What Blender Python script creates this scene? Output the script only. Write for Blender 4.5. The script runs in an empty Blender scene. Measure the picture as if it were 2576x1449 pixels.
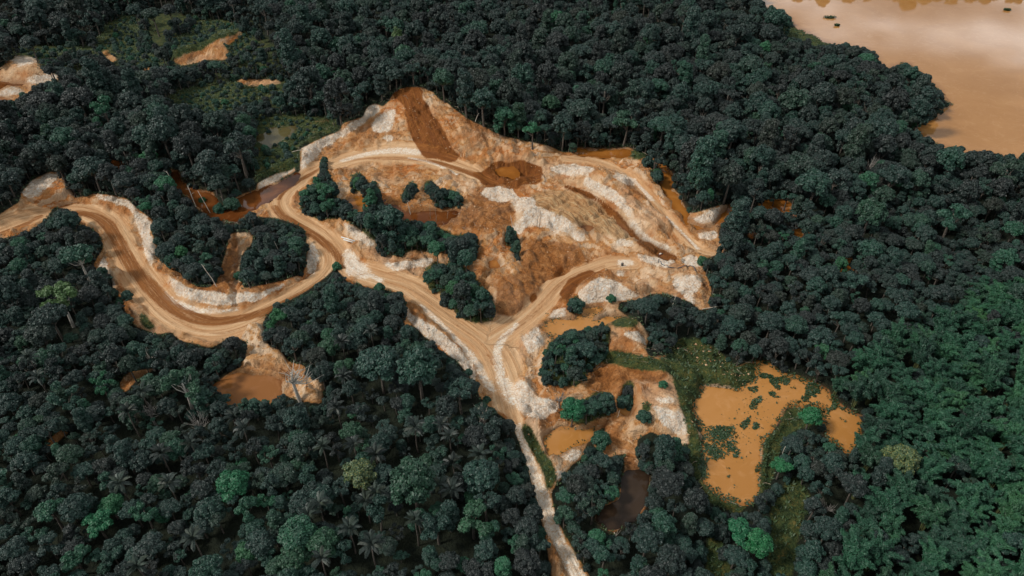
import bpy, math, random
import numpy as np

# ------------------------------------------------------------------ camera, sky, sun, exposure
S = bpy.context.scene
COL = S.collection
R = math.radians
CAM_Z, PITCH, FPX = 140.0, R(38.0), 1740.0          # drone 140 m up, 24 mm lens
cam_d = bpy.data.cameras.new('camera')
cam = bpy.data.objects.new('camera', cam_d); COL.objects.link(cam)
cam.location = (0, 0, CAM_Z); cam.rotation_euler = (R(90) - PITCH, 0, 0)
cam_d.sensor_width = 36; cam_d.lens = 36 * FPX / 2576
cam_d.clip_start = 1; cam_d.clip_end = 9000
S.camera = cam

SUN_EL, SUN_AZ = R(46), R(-104)                       # azimuth measured from +Y towards +X
world = bpy.data.worlds.new('World'); S.world = world; world.use_nodes = True
wn, wl = world.node_tree.nodes, world.node_tree.links
wn.clear()
w_out = wn.new('ShaderNodeOutputWorld'); w_bg = wn.new('ShaderNodeBackground')
sky = wn.new('ShaderNodeTexSky'); sky.sky_type = 'NISHITA'; sky.sun_disc = False
sky.sun_elevation = SUN_EL; sky.sun_rotation = SUN_AZ
sky.air_density = 1.0; sky.dust_density = 2.0; sky.ozone_density = 1.0
w_tc = wn.new('ShaderNodeTexCoord'); w_sep = wn.new('ShaderNodeSeparateXYZ')
wl.new(w_tc.outputs['Generated'], w_sep.inputs[0])
w_z = wn.new('ShaderNodeMath'); w_z.operation = 'MAXIMUM'; w_z.inputs[1].default_value = 0.06
wl.new(w_sep.outputs['Z'], w_z.inputs[0])
w_dx = wn.new('ShaderNodeMath'); w_dx.operation = 'DIVIDE'
w_dy = wn.new('ShaderNodeMath'); w_dy.operation = 'DIVIDE'
wl.new(w_sep.outputs['X'], w_dx.inputs[0]); wl.new(w_z.outputs[0], w_dx.inputs[1])
wl.new(w_sep.outputs['Y'], w_dy.inputs[0]); wl.new(w_z.outputs[0], w_dy.inputs[1])
w_cmb = wn.new('ShaderNodeCombineXYZ')
wl.new(w_dx.outputs[0], w_cmb.inputs[0]); wl.new(w_dy.outputs[0], w_cmb.inputs[1])
w_nz = wn.new('ShaderNodeTexNoise'); w_nz.inputs['Scale'].default_value = 1.5
w_nz.inputs['Detail'].default_value = 6; w_nz.inputs['Roughness'].default_value = 0.55
wl.new(w_cmb.outputs[0], w_nz.inputs['Vector'])
w_rmp = wn.new('ShaderNodeValToRGB')                 # broken cloud deck: bright and grey parts
w_rmp.color_ramp.elements[0].position = 0.34; w_rmp.color_ramp.elements[0].color = (2.6, 3.0, 3.2, 1)
w_rmp.color_ramp.elements[1].position = 0.66; w_rmp.color_ramp.elements[1].color = (24.0, 24.0, 23.4, 1)
w_el = w_rmp.color_ramp.elements.new(0.50); w_el.color = (4.6, 4.9, 5.0, 1)
wl.new(w_nz.outputs['Fac'], w_rmp.inputs[0])
w_mix = wn.new('ShaderNodeMixRGB'); w_mix.inputs[0].default_value = 0.72
wl.new(sky.outputs[0], w_mix.inputs[1]); wl.new(w_rmp.outputs[0], w_mix.inputs[2])
wl.new(w_mix.outputs[0], w_bg.inputs['Color']); w_bg.inputs['Strength'].default_value = 0.05
wl.new(w_bg.outputs[0], w_out.inputs[0])
world.cycles.sampling_method = 'MANUAL'; world.cycles.sample_map_resolution = 512

sun_d = bpy.data.lights.new('sun', 'SUN'); sun_d.energy = 1.5; sun_d.angle = R(10); sun_d.color = (1.0, 0.95, 0.88)
sun = bpy.data.objects.new('sun', sun_d); COL.objects.link(sun)
sun.rotation_euler = (R(90) - SUN_EL, 0, math.pi - SUN_AZ)

S.view_settings.view_transform = 'Standard'; S.view_settings.look = 'None'
S.view_settings.gamma = 1.0; S.view_settings.use_curve_mapping = False
S.view_settings.exposure = 0.90
S.render.engine = 'CYCLES'
S.cycles.max_bounces = 5; S.cycles.diffuse_bounces = 2; S.cycles.glossy_bounces = 2
S.cycles.caustics_reflective = False; S.cycles.caustics_refractive = False

# ------------------------------------------------------------------ geometry of the survey: photo points <-> ground points
CP, SP = math.cos(PITCH), math.sin(PITCH)
def project(x, y, z):
    dz = np.asarray(z, float) - CAM_Z
    y = np.asarray(y, float); x = np.asarray(x, float)
    d = np.maximum(y * CP - dz * SP, 1.0)
    return 1288 + FPX * x / d, 724.5 - FPX * (y * SP + dz * CP) / d, d
def ground(px, py, z=0.0):
    a = (px - 1288) / FPX; b = -(py - 724.5) / FPX
    ry = CP + b * SP; rz = -SP + b * CP
    t = (z - CAM_Z) / rz
    return np.array([a * t, ry * t])
def poly_w(pts, z=0.0): return np.array([ground(p[0], p[1], z) for p in pts])

RNG = np.random.default_rng(7); random.seed(7)
def _hash(ix, iy, seed):
    h = (ix.astype(np.int64) * 374761393 + iy.astype(np.int64) * 668265263 + seed * 1442695041) & 0xFFFFFFFF
    h = ((h ^ (h >> 13)) * 1274126177) & 0xFFFFFFFF
    return ((h ^ (h >> 16)) & 0xFFFF) / 65535.0
def vnoise(x, y, s, seed=0):
    x = np.asarray(x, float) / s; y = np.asarray(y, float) / s
    ix = np.floor(x); iy = np.floor(y); fx = x - ix; fy = y - iy
    fx = fx * fx * (3 - 2 * fx); fy = fy * fy * (3 - 2 * fy)
    a = _hash(ix, iy, seed); b = _hash(ix + 1, iy, seed); c = _hash(ix, iy + 1, seed); d = _hash(ix + 1, iy + 1, seed)
    return (a + (b - a) * fx) * (1 - fy) + (c + (d - c) * fx) * fy
def fbm(x, y, s, oct=4, seed=0):
    v = 0; a = 0.5; t = 0
    for k in range(oct):
        v = v + a * vnoise(x, y, s, seed + k * 17); t += a; a *= 0.5; s *= 0.5
    return v / t

# ------------------------------------------------------------------ the survey: outlines traced from the photograph
OX, OY, RW, RH = -400, -120, 1688, 850
def raster(polys, val=1.0, out=None):
    if out is None: out = np.zeros((RH, RW), np.float32)
    for P in polys:
        P = np.array(P, float); X = (P[:, 0] - OX) / 2; Y = (P[:, 1] - OY) / 2
        x0, x1 = int(max(0, X.min())), int(min(RW - 1, X.max() + 1)); y0, y1 = int(max(0, Y.min())), int(min(RH - 1, Y.max() + 1))
        if x1 <= x0 or y1 <= y0: continue
        gx, gy = np.meshgrid(np.arange(x0, x1 + 1) + .5, np.arange(y0, y1 + 1) + .5)
        ins = np.zeros(gx.shape, bool); n = len(P)
        for i in range(n):
            xa, ya, xb, yb = X[i], Y[i], X[(i + 1) % n], Y[(i + 1) % n]
            if ya == yb: continue
            ins ^= ((gy < ya) != (gy < yb)) & (gx < (xb - xa) * (gy - ya) / (yb - ya) + xa)
        sub = out[y0:y1 + 1, x0:x1 + 1]; sub[ins] = val
    return out
def blur(a, r):
    rw = np.nonzero(a.any(1))[0]; cl = np.nonzero(a.any(0))[0]; m = int(r * 2) + 6
    if len(rw) and a.size == RH * RW:                 # work only round the shape itself
        y0, y1, x0, x1 = max(0, rw[0] - m), min(RH, rw[-1] + m), max(0, cl[0] - m), min(RW, cl[-1] + m)
        if (y1 - y0) * (x1 - x0) < .8 * a.size:
            out = np.zeros_like(a); out[y0:y1, x0:x1] = blur(a[y0:y1, x0:x1], r); return out
    r = int(max(1, round(r / 2)))
    for _ in range(2):
        for ax in (0, 1):
            p = np.pad(a, [(r + 1, r) if k == ax else (0, 0) for k in (0, 1)], mode='edge')
            c = np.cumsum(p, axis=ax, dtype=np.float64)
            n = a.shape[ax]; hi = np.take(c, np.arange(2 * r + 1, 2 * r + 1 + n), axis=ax); lo = np.take(c, np.arange(n), axis=ax)
            a = ((hi - lo) / (2 * r + 1)).astype(np.float32)
    return a
def sample(ras, px, py):
    X = np.clip((np.asarray(px) - OX) / 2 - .5, 0, RW - 1.001); Y = np.clip((np.asarray(py) - OY) / 2 - .5, 0, RH - 1.001)
    ix = X.astype(int); iy = Y.astype(int); fx = X - ix; fy = Y - iy
    return (ras[iy, ix] * (1 - fx) + ras[iy, ix + 1] * fx) * (1 - fy) + (ras[iy + 1, ix] * (1 - fx) + ras[iy + 1, ix + 1] * fx) * fy

W_BIG = [(1743,999),(1760,994),(1760,964),(1808,969),(1863,979),(1878,962),(1908,954),(1898,924),(1893,909),(1932,909),(1952,924),(1987,944),(2042,959),(2082,979),(2097,1004),(2132,1029),(2172,1049),(2162,1114),(2132,1144),(2117,1124),(2077,1099),(2077,1049),(2082,1024),(1982,1019),(1967,1049),(1947,1079),(1923,1104),(1915,1164),(1910,1244),(1883,1269),(1818,1254),(1778,1224),(1763,1174),(1768,1120),(1750,1080),(1750,1050),(1743,1030)]
W_LEFT = [(522,990),(550,962),(575,942),(600,935),(640,938),(690,942),(708,960),(712,990),(690,1015),(640,1030),(595,1040),(550,1010)]
W_LANE = [(1368,1094),(1403,1074),(1438,1069),(1453,1082),(1503,1074),(1493,1099),(1473,1119),(1448,1124),(1413,1147),(1388,1154),(1373,1144)]
W_MID = [(1363,822),(1388,802),(1453,799),(1463,769),(1518,767),(1520,784),(1490,798),(1500,803),(1530,790),(1583,795),(1578,810),(1538,822),(1508,832),(1438,846),(1388,850)]
W_PUD = [(1553,1004),(1560,997),(1580,1000),(1595,1030),(1590,1050),(1570,1045),(1555,1025)]
W_DARK = [(1573,1177),(1613,1177),(1633,1194),(1633,1234),(1623,1279),(1608,1299),(1573,1314),(1548,1340),(1523,1330),(1498,1305),(1513,1274),(1548,1259),(1565,1224)]
W_ISL = [(874,500),(889,490),(919,495),(921,520),(904,540),(889,522)]
W_SWAMP = [(964,505),(1019,530),(1084,530),(1154,530),(1149,550),(1109,568),(1059,562),(1014,548),(985,530)]
W_PUD2 = [(1231,650),(1254,650),(1264,668),(1246,676),(1234,668)]
W_PIT = [(1246,424),(1262,420),(1276,428),(1290,424),(1302,436),(1300,447),(1290,444),(1278,438),(1262,438)]
W_TRENCH = [(1548,535),(1565,545),(1588,572),(1618,598),(1663,622),(1690,638),(1683,650),(1648,637),(1608,608),(1583,584),(1558,562)]
W_PUD3 = [(1453,577),(1478,565),(1498,573),(1495,585),(1460,588)]
W_RIVER = [(425,425),(450,430),(460,460),(500,478),(535,482),(545,512),(575,530),(595,525),(590,495),(640,480),(694,462),(764,430),(734,467),(679,500),(652,512),(620,540),(585,560),(540,548),(500,527),(480,502),(450,480),(430,450)]
W_RED = [(252,395),(280,388),(315,402),(308,425),(287,432),(278,408)]
W_GREEN = [(647,340),(694,320),(759,313),(744,325),(734,340),(694,362),(652,382)]
W_CREEK = [(1633,395),(1668,410),(1698,440),(1685,465),(1713,498),(1730,535),(1733,555),(1753,567),(1793,567),(1818,535),(1843,513),(1845,530),(1815,560),(1788,576),(1748,581),(1713,547),(1683,502),(1656,467),(1676,440),(1648,412)]
W_CREEK0 = [(1443,372),(1588,376),(1600,390),(1528,393),(1450,386)]
W_CREEK2 = [(1905,515),(1925,501),(1962,499),(1992,517),(2028,537),(1990,538),(1957,521),(1915,523)]
W_CREEK3 = [(1995,574),(2022,579),(2050,590),(2012,597),(1996,588)]
W_CREEK4 = [(2130,645),(2148,652),(2137,682),(2115,697),(2125,665)]
W_LEDGE1 = [(-60,198),(0,200),(65,205),(67,215),(30,217),(0,227),(-60,232)]
W_LEDGE2 = [(-60,240),(0,242),(40,245),(30,258),(0,266),(-60,272)]
W_LAKE = [(1912,-52),(1905,-20),(1918,8),(1932,20),(1950,27),(1990,42),(2000,68),(2030,78),(2075,103),(2115,113),(2150,118),(2180,122),(2205,142),(2225,172),(2245,172),(2262,158),(2290,158),(2310,182),(2345,207),(2370,232),(2378,252),(2410,264),(2385,266),(2360,272),(2356,297),(2338,308),(2300,321),(2310,337),(2340,352),(2380,372),(2440,387),(2480,381),(2500,391),(2576,400),(2700,420),(2990,440),(2990,-30),(2700,-45),(2300,-40)]
WATERS = [W_BIG,W_LEFT,W_LANE,W_MID,W_PUD,W_DARK,W_ISL,W_SWAMP,W_PUD2,W_PIT,W_TRENCH,W_PUD3,W_RIVER,W_RED,W_GREEN,W_CREEK,W_CREEK0,W_CREEK2,W_CREEK3,W_CREEK4,W_LEDGE1,W_LEDGE2,W_LAKE]

OPEN = [
 # haul road loop with its banks
 [(-300,700),(-300,620),(-60,560),(0,540),(50,508),(55,485),(80,455),(125,433),(160,435),(165,465),(183,485),(185,500),(240,488),(280,492),(320,500),(345,525),(385,555),(380,585),(395,620),(390,645),(415,660),(450,685),(470,705),(500,724),(530,724),(548,700),(560,665),(572,625),(578,588),(637,584),(632,615),(608,640),(600,680),(612,726),(650,720),(690,712),(730,700),(765,690),(772,650),(772,600),(765,572),(740,562),(700,548),(660,545),(625,541),(652,512),(679,500),(734,467),(756,430),(860,430),(880,560),(900,640),(930,690),(954,724),(924,724),(894,708),(884,718),(859,690),(844,672),(814,700),(774,729),(739,749),(694,769),(664,800),(664,830),(625,860),(585,845),(530,875),(500,865),(455,857),(430,834),(400,840),(370,830),(340,820),(317,785),(300,745),(285,724),(282,700),(270,685),(240,690),(235,670),(245,650),(260,625),(255,595),(235,575),(195,560),(200,545),(170,525),(135,520),(115,550),(80,578),(50,590),(0,600),(-100,640)],
 # mud pond below the road
 [(664,800),(664,825),(674,870),(704,880),(724,910),(764,920),(779,949),(816,964),(809,1014),(770,1010),(735,1000),(700,987),(684,1005),(645,997),(595,1022),(575,995),(555,975),(530,980),(550,960),(575,940),(605,925),(625,860)],
 # main clearing
 [(756,430),(756,375),(804,350),(854,330),(864,310),(914,295),(924,270),(944,260),(964,270),(979,255),(994,230),(1024,220),(1059,220),(1089,232),(1104,250),(1124,260),(1149,280),(1179,302),(1219,320),(1259,342),(1318,355),(1378,367),(1418,385),(1443,385),(1445,371),(1528,374),(1588,372),(1608,395),(1638,395),(1668,410),(1698,440),(1683,462),(1708,490),(1728,535),(1748,537),(1813,517),(1843,514),(1843,533),(1818,560),(1808,590),(1818,620),(1828,632),(1788,645),(1768,655),(1773,685),(1788,724),(1788,779),(1758,779),(1738,759),(1708,749),(1683,739),(1638,737),(1608,754),(1558,759),(1553,779),(1588,804),(1613,814),(1633,844),(1623,879),(1633,899),(1683,894),(1708,854),(1768,859),(1818,894),(1848,924),(1893,909),(1932,909),(1952,924),(1987,944),(2042,959),(2082,979),(2097,1004),(2132,1029),(2172,1049),(2162,1114),(2132,1144),(2117,1124),(2077,1099),(2077,1049),(2082,1024),(1982,1019),(1967,1049),(1947,1079),(1923,1104),(1915,1164),(1910,1244),(1883,1269),(1818,1254),(1778,1224),(1763,1174),(1738,1114),(1713,1119),(1688,1104),(1658,1094),(1638,1084),(1603,1104),(1598,1149),(1578,1159),(1578,1139),(1528,1149),(1508,1129),(1488,1119),(1528,1109),(1523,1074),(1503,1080),(1493,1099),(1473,1119),(1468,1149),(1438,1169),(1418,1194),(1398,1219),(1385,1240),(1400,1310),(1440,1380),(1500,1480),(1500,1560),(1400,1560),(1388,1449),(1373,1350),(1353,1265),(1338,1215),(1323,1160),(1308,1115),(1288,1065),(1234,1025),(1209,1000),(1194,965),(1169,930),(1149,905),(1124,890),(1094,870),(1064,840),(1044,820),(1019,820),(1014,800),(1024,770),(1014,739),(954,724),(900,700),(860,640),(800,580),(720,520),(740,460)],
 W_DARK, [(1569,1150),(1600,1150),(1613,1177),(1573,1177)], W_RIVER, W_RED, W_GREEN, W_CREEK2, W_CREEK3, W_CREEK4, W_LAKE,
 [(769,305),(834,302),(829,315),(779,315)],
 [(430,150),(460,135),(515,120),(530,105),(560,90),(610,78),(608,95),(565,120),(585,135),(565,150),(525,150),(460,165)],
 [(350,175),(395,165),(385,175),(360,182)], [(248,120),(275,120),(280,135),(295,150),(285,160),(260,135)],
 [(-200,190),(0,175),(30,150),(50,135),(95,145),(90,170),(150,190),(150,200),(80,215),(80,230),(45,250),(0,268),(-200,310)],
 [(595,200),(644,200),(694,200),(714,210),(644,220),(600,215)],
 [(300,969),(320,934),(345,934),(400,924),(370,939),(340,959),(320,984),(300,984)], [(108,1119),(150,1084),(172,1069),(170,1089),(135,1119),(115,1132)],
 [(644,465),(660,455),(700,435),(735,415),(745,428),(715,445),(680,462),(650,480)],
 [(1878,592),(1900,574),(1912,584),(1892,602)],
]
GRASS = [
 [(420,230),(470,225),(560,210),(640,200),(720,205),(700,225),(650,240),(600,270),(540,285),(480,280),(440,260)],
 [(230,130),(270,60),(340,30),(345,60),(340,110),(350,130),(420,150),(400,180),(340,150),(290,140)],
 [(30,115),(90,115),(200,120),(270,115),(280,130),(225,130),(100,145),(30,135)],
 [(445,90),(480,85),(500,50),(575,50),(605,80),(644,90),(620,110),(580,145),(530,150),(450,165),(430,150),(445,120)],
 [(647,300),(700,290),(760,290),(860,300),(830,330),(770,340),(740,380),(750,420),(700,430),(645,450)],
 [(1640,910),(1683,894),(1708,854),(1768,859),(1818,894),(1848,924),(1893,909),(1900,930),(1908,954),(1863,979),(1808,969),(1760,964),(1760,994),(1743,999),(1743,1030),(1750,1080),(1763,1120),(1763,1174),(1778,1224),(1818,1254),(1883,1269),(1860,1290),(1790,1260),(1740,1180),(1730,1080),(1712,1020),(1700,970),(1690,940)],
 [(1925,1110),(1950,1090),(1985,1030),(2075,1030),(2070,1060),(1990,1080),(1960,1130),(1945,1180),(1930,1240),(1912,1250)],
 [(1310,1060),(1330,1075),(1345,1090),(1360,1130),(1385,1165),(1400,1200),(1385,1240),(1400,1290),(1440,1370),(1500,1480),(1476,1449),(1425,1355),(1393,1280),(1368,1185),(1325,1105)],
 [(1940,1290),(1985,1200),(2005,1200),(2040,1250),(2010,1330),(1990,1449),(1935,1449),(1940,1350)],
 [(1780,1370),(1800,1330),(1820,1380),(1840,1449),(1780,1449)],
 [(1500,905),(1535,880),(1580,890),(1640,900),(1690,930),(1640,930),(1560,915)], [(1538,800),(1590,800),(1620,812),(1580,820),(1545,822)],
 [(1950,75),(1975,60),(2010,75),(2060,95),(2090,108),(2060,115),(2000,100)],
 [(1600,375),(1640,395),(1600,400),(1575,395)], [(305,735),(320,728),(330,745),(318,750)], [(350,780),(372,800),(390,825),(372,828),(352,800)],
]
ISLANDS = [
 [(809,415),(805,400),(820,395),(824,435),(849,470),(849,500),(874,505),(889,530),(909,535),(921,515),(914,485),(884,485),(879,445),(904,430),(929,460),(954,470),(964,515),(994,530),(1014,550),(1054,555),(1084,555),(1114,575),(1144,590),(1189,585),(1204,600),(1201,645),(1174,665),(1134,660),(1119,630),(1084,635),(1044,630),(994,645),(964,645),(949,615),(924,595),(894,570),(859,550),(804,555),(774,540),(754,525),(756,480),(789,465),(799,440)],
 [(1004,502),(1019,470),(1039,448),(1051,475),(1040,502),(1019,509)],
 [(1089,507),(1092,490),(1069,484),(1066,455),(1089,452),(1097,478),(1134,474),(1163,488),(1161,522),(1094,518)],
 [(1064,700),(1069,675),(1094,655),(1119,665),(1144,650),(1189,685),(1209,715),(1239,744),(1249,789),(1239,809),(1194,814),(1164,804),(1139,779),(1114,764),(1109,739),(1080,730)],
 [(1275,602),(1268,588),(1283,571),(1302,590),(1309,615),(1309,650),(1300,657),(1290,625),(1275,617)],
 [(1358,934),(1373,874),(1388,854),(1423,829),(1448,827),(1468,824),(1508,809),(1533,814),(1538,844),(1528,894),(1503,919),(1473,949),(1453,974),(1413,969),(1378,969)],
 [(1418,1049),(1423,1024),(1463,1009),(1498,984),(1538,984),(1548,1014),(1538,1044),(1503,1054),(1473,1069),(1433,1064)],
 [(1560,976),(1578,955),(1598,962),(1595,990),(1572,995)],
 [(1611,1019),(1633,1010),(1640,1034),(1618,1046)],
 [(1431,754),(1453,740),(1468,774),(1448,794),(1431,784)],
 [(1636,418),(1660,423),(1672,450),(1650,467),(1636,445)],
 [(1500,1108),(1510,1085),(1527,1090),(1525,1115),(1508,1120)],
]
open_m = raster(OPEN); raster(ISLANDS, 0.0, open_m)
grass_m = raster(GRASS)
SOILP = [P for P in OPEN if max(q[1] for q in P) < 320 and max(q[0] for q in P) < 900]     # bare banks inside the far gullies
raster(SOILP, 0.0, grass_m)
notree = np.maximum(open_m, grass_m * 0.999); raster(ISLANDS, 0.0, notree)
SCRUBZ = raster([[(-60,120),(250,112),(330,15),(640,50),(690,110),(730,200),(730,290),(640,300),(560,230),(420,190),(230,200),(150,212),(90,150)], [(640,290),(860,290),(860,335),(760,432),(640,470)]])
open_b = blur(open_m, 6); notree_b = blur(notree, 4)

ROADS = [  # photo x, photo y, half width in metres
 [(-260,690,5),(-60,602,5),(0,575,5),(60,552,5),(120,535,4.5),(180,525,5),(235,535,5.5),(275,560,5.5),(300,600,5),(320,640,5),(345,690,5.5),(385,745,6),(430,790,6.5),(490,820,7.2),(550,826,7.2),(610,810,6.5),(670,780,5.5),(720,755,5),(770,730,5),(815,700,5),(842,665,5.5),(838,635,5.5),(812,602,5),(775,575,5),(735,553,5),(705,530,5),(697,505,5),(717,478,5),(760,447,5),(810,420,5),(860,404,6),(920,393,7),(980,391,8),(1040,396,7),(1100,408,5),(1160,425,4.5),(1200,440,4),(1240,455,4)],
 [(868,650,4),(890,680,5),(960,702,5.5),(1020,718,5.5),(1070,752,5.5),(1120,792,5.5),(1170,825,5.5),(1215,855,6.5),(1245,895,6.5),(1265,945,6),(1278,1000,4.5),(1292,1050,2.2),(1312,1100,1.8),(1340,1180,1.7),(1367,1260,1.7),(1397,1340,1.7),(1432,1410,1.7),(1470,1480,1.7)],
 [(1225,862,6),(1280,832,5),(1330,795,4.2),(1370,755,4),(1400,718,4),(1440,690,4),(1490,672,4),(1540,655,3.5),(1590,660,3)],
 [(1423,397,2.8),(1488,402,3.2),(1538,418,3),(1588,448,2.6),(1638,497,2.4),(1678,545,2.4),(1718,587,2.4),(1756,628,2.4),(1800,640,2.2)],
]
DARKTRK = [
 [(1222,905,.7),(1240,915,.8),(1265,912,.8),(1282,895,.7)], [(1215,890,.6),(1245,900,.6),(1275,880,.6)], [(960,708,.8),(1040,728,.8),(1100,778,.8),(1160,822,.8),(1215,862,.9),(1255,930,.8),(1275,1000,.7)], [(1240,870,.8),(1300,820,.8),(1360,765,.8),(1400,720,.9),(1450,692,.9),(1520,668,.8)],
 [(880,690,.7),(950,690,.7),(1060,686,.7),(1200,695,.8),(1330,704,.8)], [(1300,830,.8),(1340,795,.8),(1375,750,.8)], [(400,775,.6),(470,820,.7),(540,842,.8),(610,826,.7),(680,790,.7)], [(320,690,.6),(350,730,.6),(400,790,.6),(470,838,.6),(545,852,.6)], [(1430,398,.8),(1500,408,.8),(1570,440,.8),(1630,498,.8),(1690,562,.8),(1745,620,.8)],
 [(-60,612,1.6),(0,588,1.8),(50,570,1.6),(100,545,1.4)],
 [(190,533,1.6),(240,541,2.2),(273,565,2.4),(294,600,2.4),(310,635,2.4),(345,688,2.6),(385,730,2.8),(425,769,2.6),(470,795,2.4),(530,809,2.2),(575,806,2.0),(644,792,2.0),(694,772,1.8),(760,738,1.5),(815,705,1.6)],
 [(690,520,1.6),(709,545,1.8),(764,576,2.0),(809,603,2.0),(846,635,1.8),(862,672,1.4)],
 [(850,402,1.0),(920,400,1.2),(1000,402,1.2),(1080,408,1.4),(1150,424,1.6),(1210,445,2.2)],
 [(700,500,1.4),(718,476,1.6),(760,449,1.6),(815,420,1.4)],
]
FLOW = [[(1030,222),(1050,290),(1085,350),(1125,400)], [(1330,478),(1420,500),(1500,545),(1590,610)], [(1150,300),(1200,370),(1215,430)], [(900,300),(880,340),(830,380)],
        [(1440,440),(1540,490),(1620,570),(1690,640)], [(1520,830),(1600,880),(1640,900)], [(1480,920),(1580,900),(1700,960)], [(1560,1060),(1640,1050),(1720,1090)], [(1320,600),(1400,640),(1380,720)], [(950,440),(1050,440),(1150,460)]]

WHITE = [  # pale clay and bleached sand
 [(1478,443),(1525,468),(1570,498),(1592,540),(1578,546),(1550,512),(1510,487),(1470,462)], [(1590,548),(1640,602),(1692,624),(1684,632),(1630,612),(1582,562)], [(1600,640),(1650,645),(1700,655),(1680,672),(1620,660)], [(1218,468),(1290,478),(1302,500),(1250,512),(1212,490)],
 [(1290,503),(1345,498),(1345,520),(1300,532)], [(1380,425),(1440,410),(1500,425),(1480,440),(1400,440)], [(1560,600),(1600,612),(1590,622),(1540,612)], [(1370,860),(1350,820),(1310,850),(1330,890)], [(1640,870),(1560,840),(1600,830)], [(1640,1020),(1720,1040),(1735,1090),(1700,1095),(1660,1060)],
 [(860,560),(910,580),(950,625),(920,615),(880,590)], [(960,660),(1040,655),(1090,650),(1080,668),(1000,678)], [(780,600),(800,640),(790,690),(770,690),(775,640)], [(420,690),(480,730),(560,740),(650,735),(740,705),(650,752),(540,768),(450,745)], [(240,690),(262,640),(280,690),(300,730),(275,715)],
 [(756,430),(756,375),(804,350),(854,330),(910,297),(924,270),(944,262),(958,272),(930,297),(900,320),(850,347),(812,372),(790,395),(772,420)],
 [(940,300),(975,275),(995,270),(990,300),(985,325),(960,332),(935,328)], [(960,345),(985,338),(992,350),(975,358)],
 [(1321,529),(1352,520),(1364,528),(1397,538),(1430,552),(1450,577),(1474,589),(1472,608),(1450,606),(1437,582),(1418,578),(1394,588),(1377,572),(1344,568),(1316,572),(1312,590),(1290,581),(1301,558),(1317,545)],
 [(1285,500),(1309,505),(1330,517),(1315,522),(1290,512)],
 [(866,620),(885,640),(910,665),(930,682),(905,692),(870,692),(868,660)],
 [(1715,650),(1740,640),(1765,655),(1770,670),(1740,672),(1715,665)],
 [(1690,700),(1720,695),(1750,690),(1765,705),(1760,730),(1745,735),(1750,765),(1735,760),(1720,740),(1700,730)],
 [(1455,735),(1480,715),(1510,700),(1540,705),(1580,725),(1610,745),(1560,758),(1500,760),(1460,765)], [(1555,655),(1590,655),(1600,665),(1560,670)], [(1555,680),(1575,680),(1570,695),(1555,692)],
 [(1290,968),(1310,953),(1325,965),(1345,985),(1345,1000),(1380,1005),(1412,1015),(1400,1035),(1370,1055),(1340,1052),(1310,1035),(1295,1010)],
 [(55,485),(80,455),(125,435),(155,440),(120,470),(75,500)], [(240,490),(320,500),(345,525),(340,540),(310,515),(250,500)],
 [(345,530),(383,560),(378,590),(392,620),(380,672),(360,630),(352,580),(338,550)],
 [(412,728),(450,758),(500,775),(560,778),(600,770),(600,779),(550,787),(490,784),(440,770),(410,742)],
 [(1020,770),(1040,790),(1090,820),(1130,850),(1160,880),(1185,920),(1200,960),(1190,960),(1160,920),(1120,880),(1060,840),(1025,800)],
 [(1410,1150),(1440,1130),(1462,1135),(1455,1155),(1430,1160)], [(1388,1190),(1405,1180),(1418,1196),(1400,1212)],
 [(1670,905),(1700,890),(1735,900),(1725,915),(1690,915)], [(1380,800),(1395,780),(1425,775),(1430,795),(1400,800)],
 [(1743,550),(1758,541),(1813,523),(1815,540),(1788,560),(1753,562)], [(1750,585),(1795,578),(1808,592),(1790,606),(1760,600)],
 [(1668,415),(1680,440),(1672,440),(1655,420)], [(1640,1000),(1690,1000),(1700,1010),(1660,1015)],
 [(30,150),(50,135),(95,145),(85,160),(50,168)], [(60,195),(120,188),(150,192),(148,200),(95,210),(80,205)], [(0,225),(40,222),(60,235),(30,243),(0,240)],
 [(644,465),(660,455),(700,435),(735,415),(742,425),(715,440),(680,460),(650,478)], [(1545,430),(1600,450),(1590,470),(1550,450)], [(900,455),(920,450),(925,460),(905,465)],
]
DARK = [  # fresh damp spoil
 [(985,240),(1010,215),(1062,218),(1070,250),(1086,280),(1114,320),(1132,358),(1160,395),(1140,408),(1068,396),(1048,370),(1030,340),(1020,290),(1008,255)],
 [(1185,432),(1215,430),(1235,412),(1262,404),(1278,410),(1310,402),(1345,412),(1368,418),(1362,440),(1372,452),(1345,466),(1318,462),(1300,478),(1262,466),(1238,472),(1205,458)],
 [(1385,672),(1410,665),(1422,690),(1390,700)], [(1415,750),(1400,740),(1430,700),(1480,680),(1510,690),(1455,715),(1425,755)], [(1330,745),(1345,735),(1350,755),(1335,765)],
 [(1418,465),(1458,473),(1503,493),(1540,520),(1562,548),(1590,578),(1620,602),(1665,626),(1700,640),(1710,655),(1680,652),(1640,636),(1600,606),(1570,575),(1540,545),(1505,507),(1458,487),(1423,477)],
]
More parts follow.
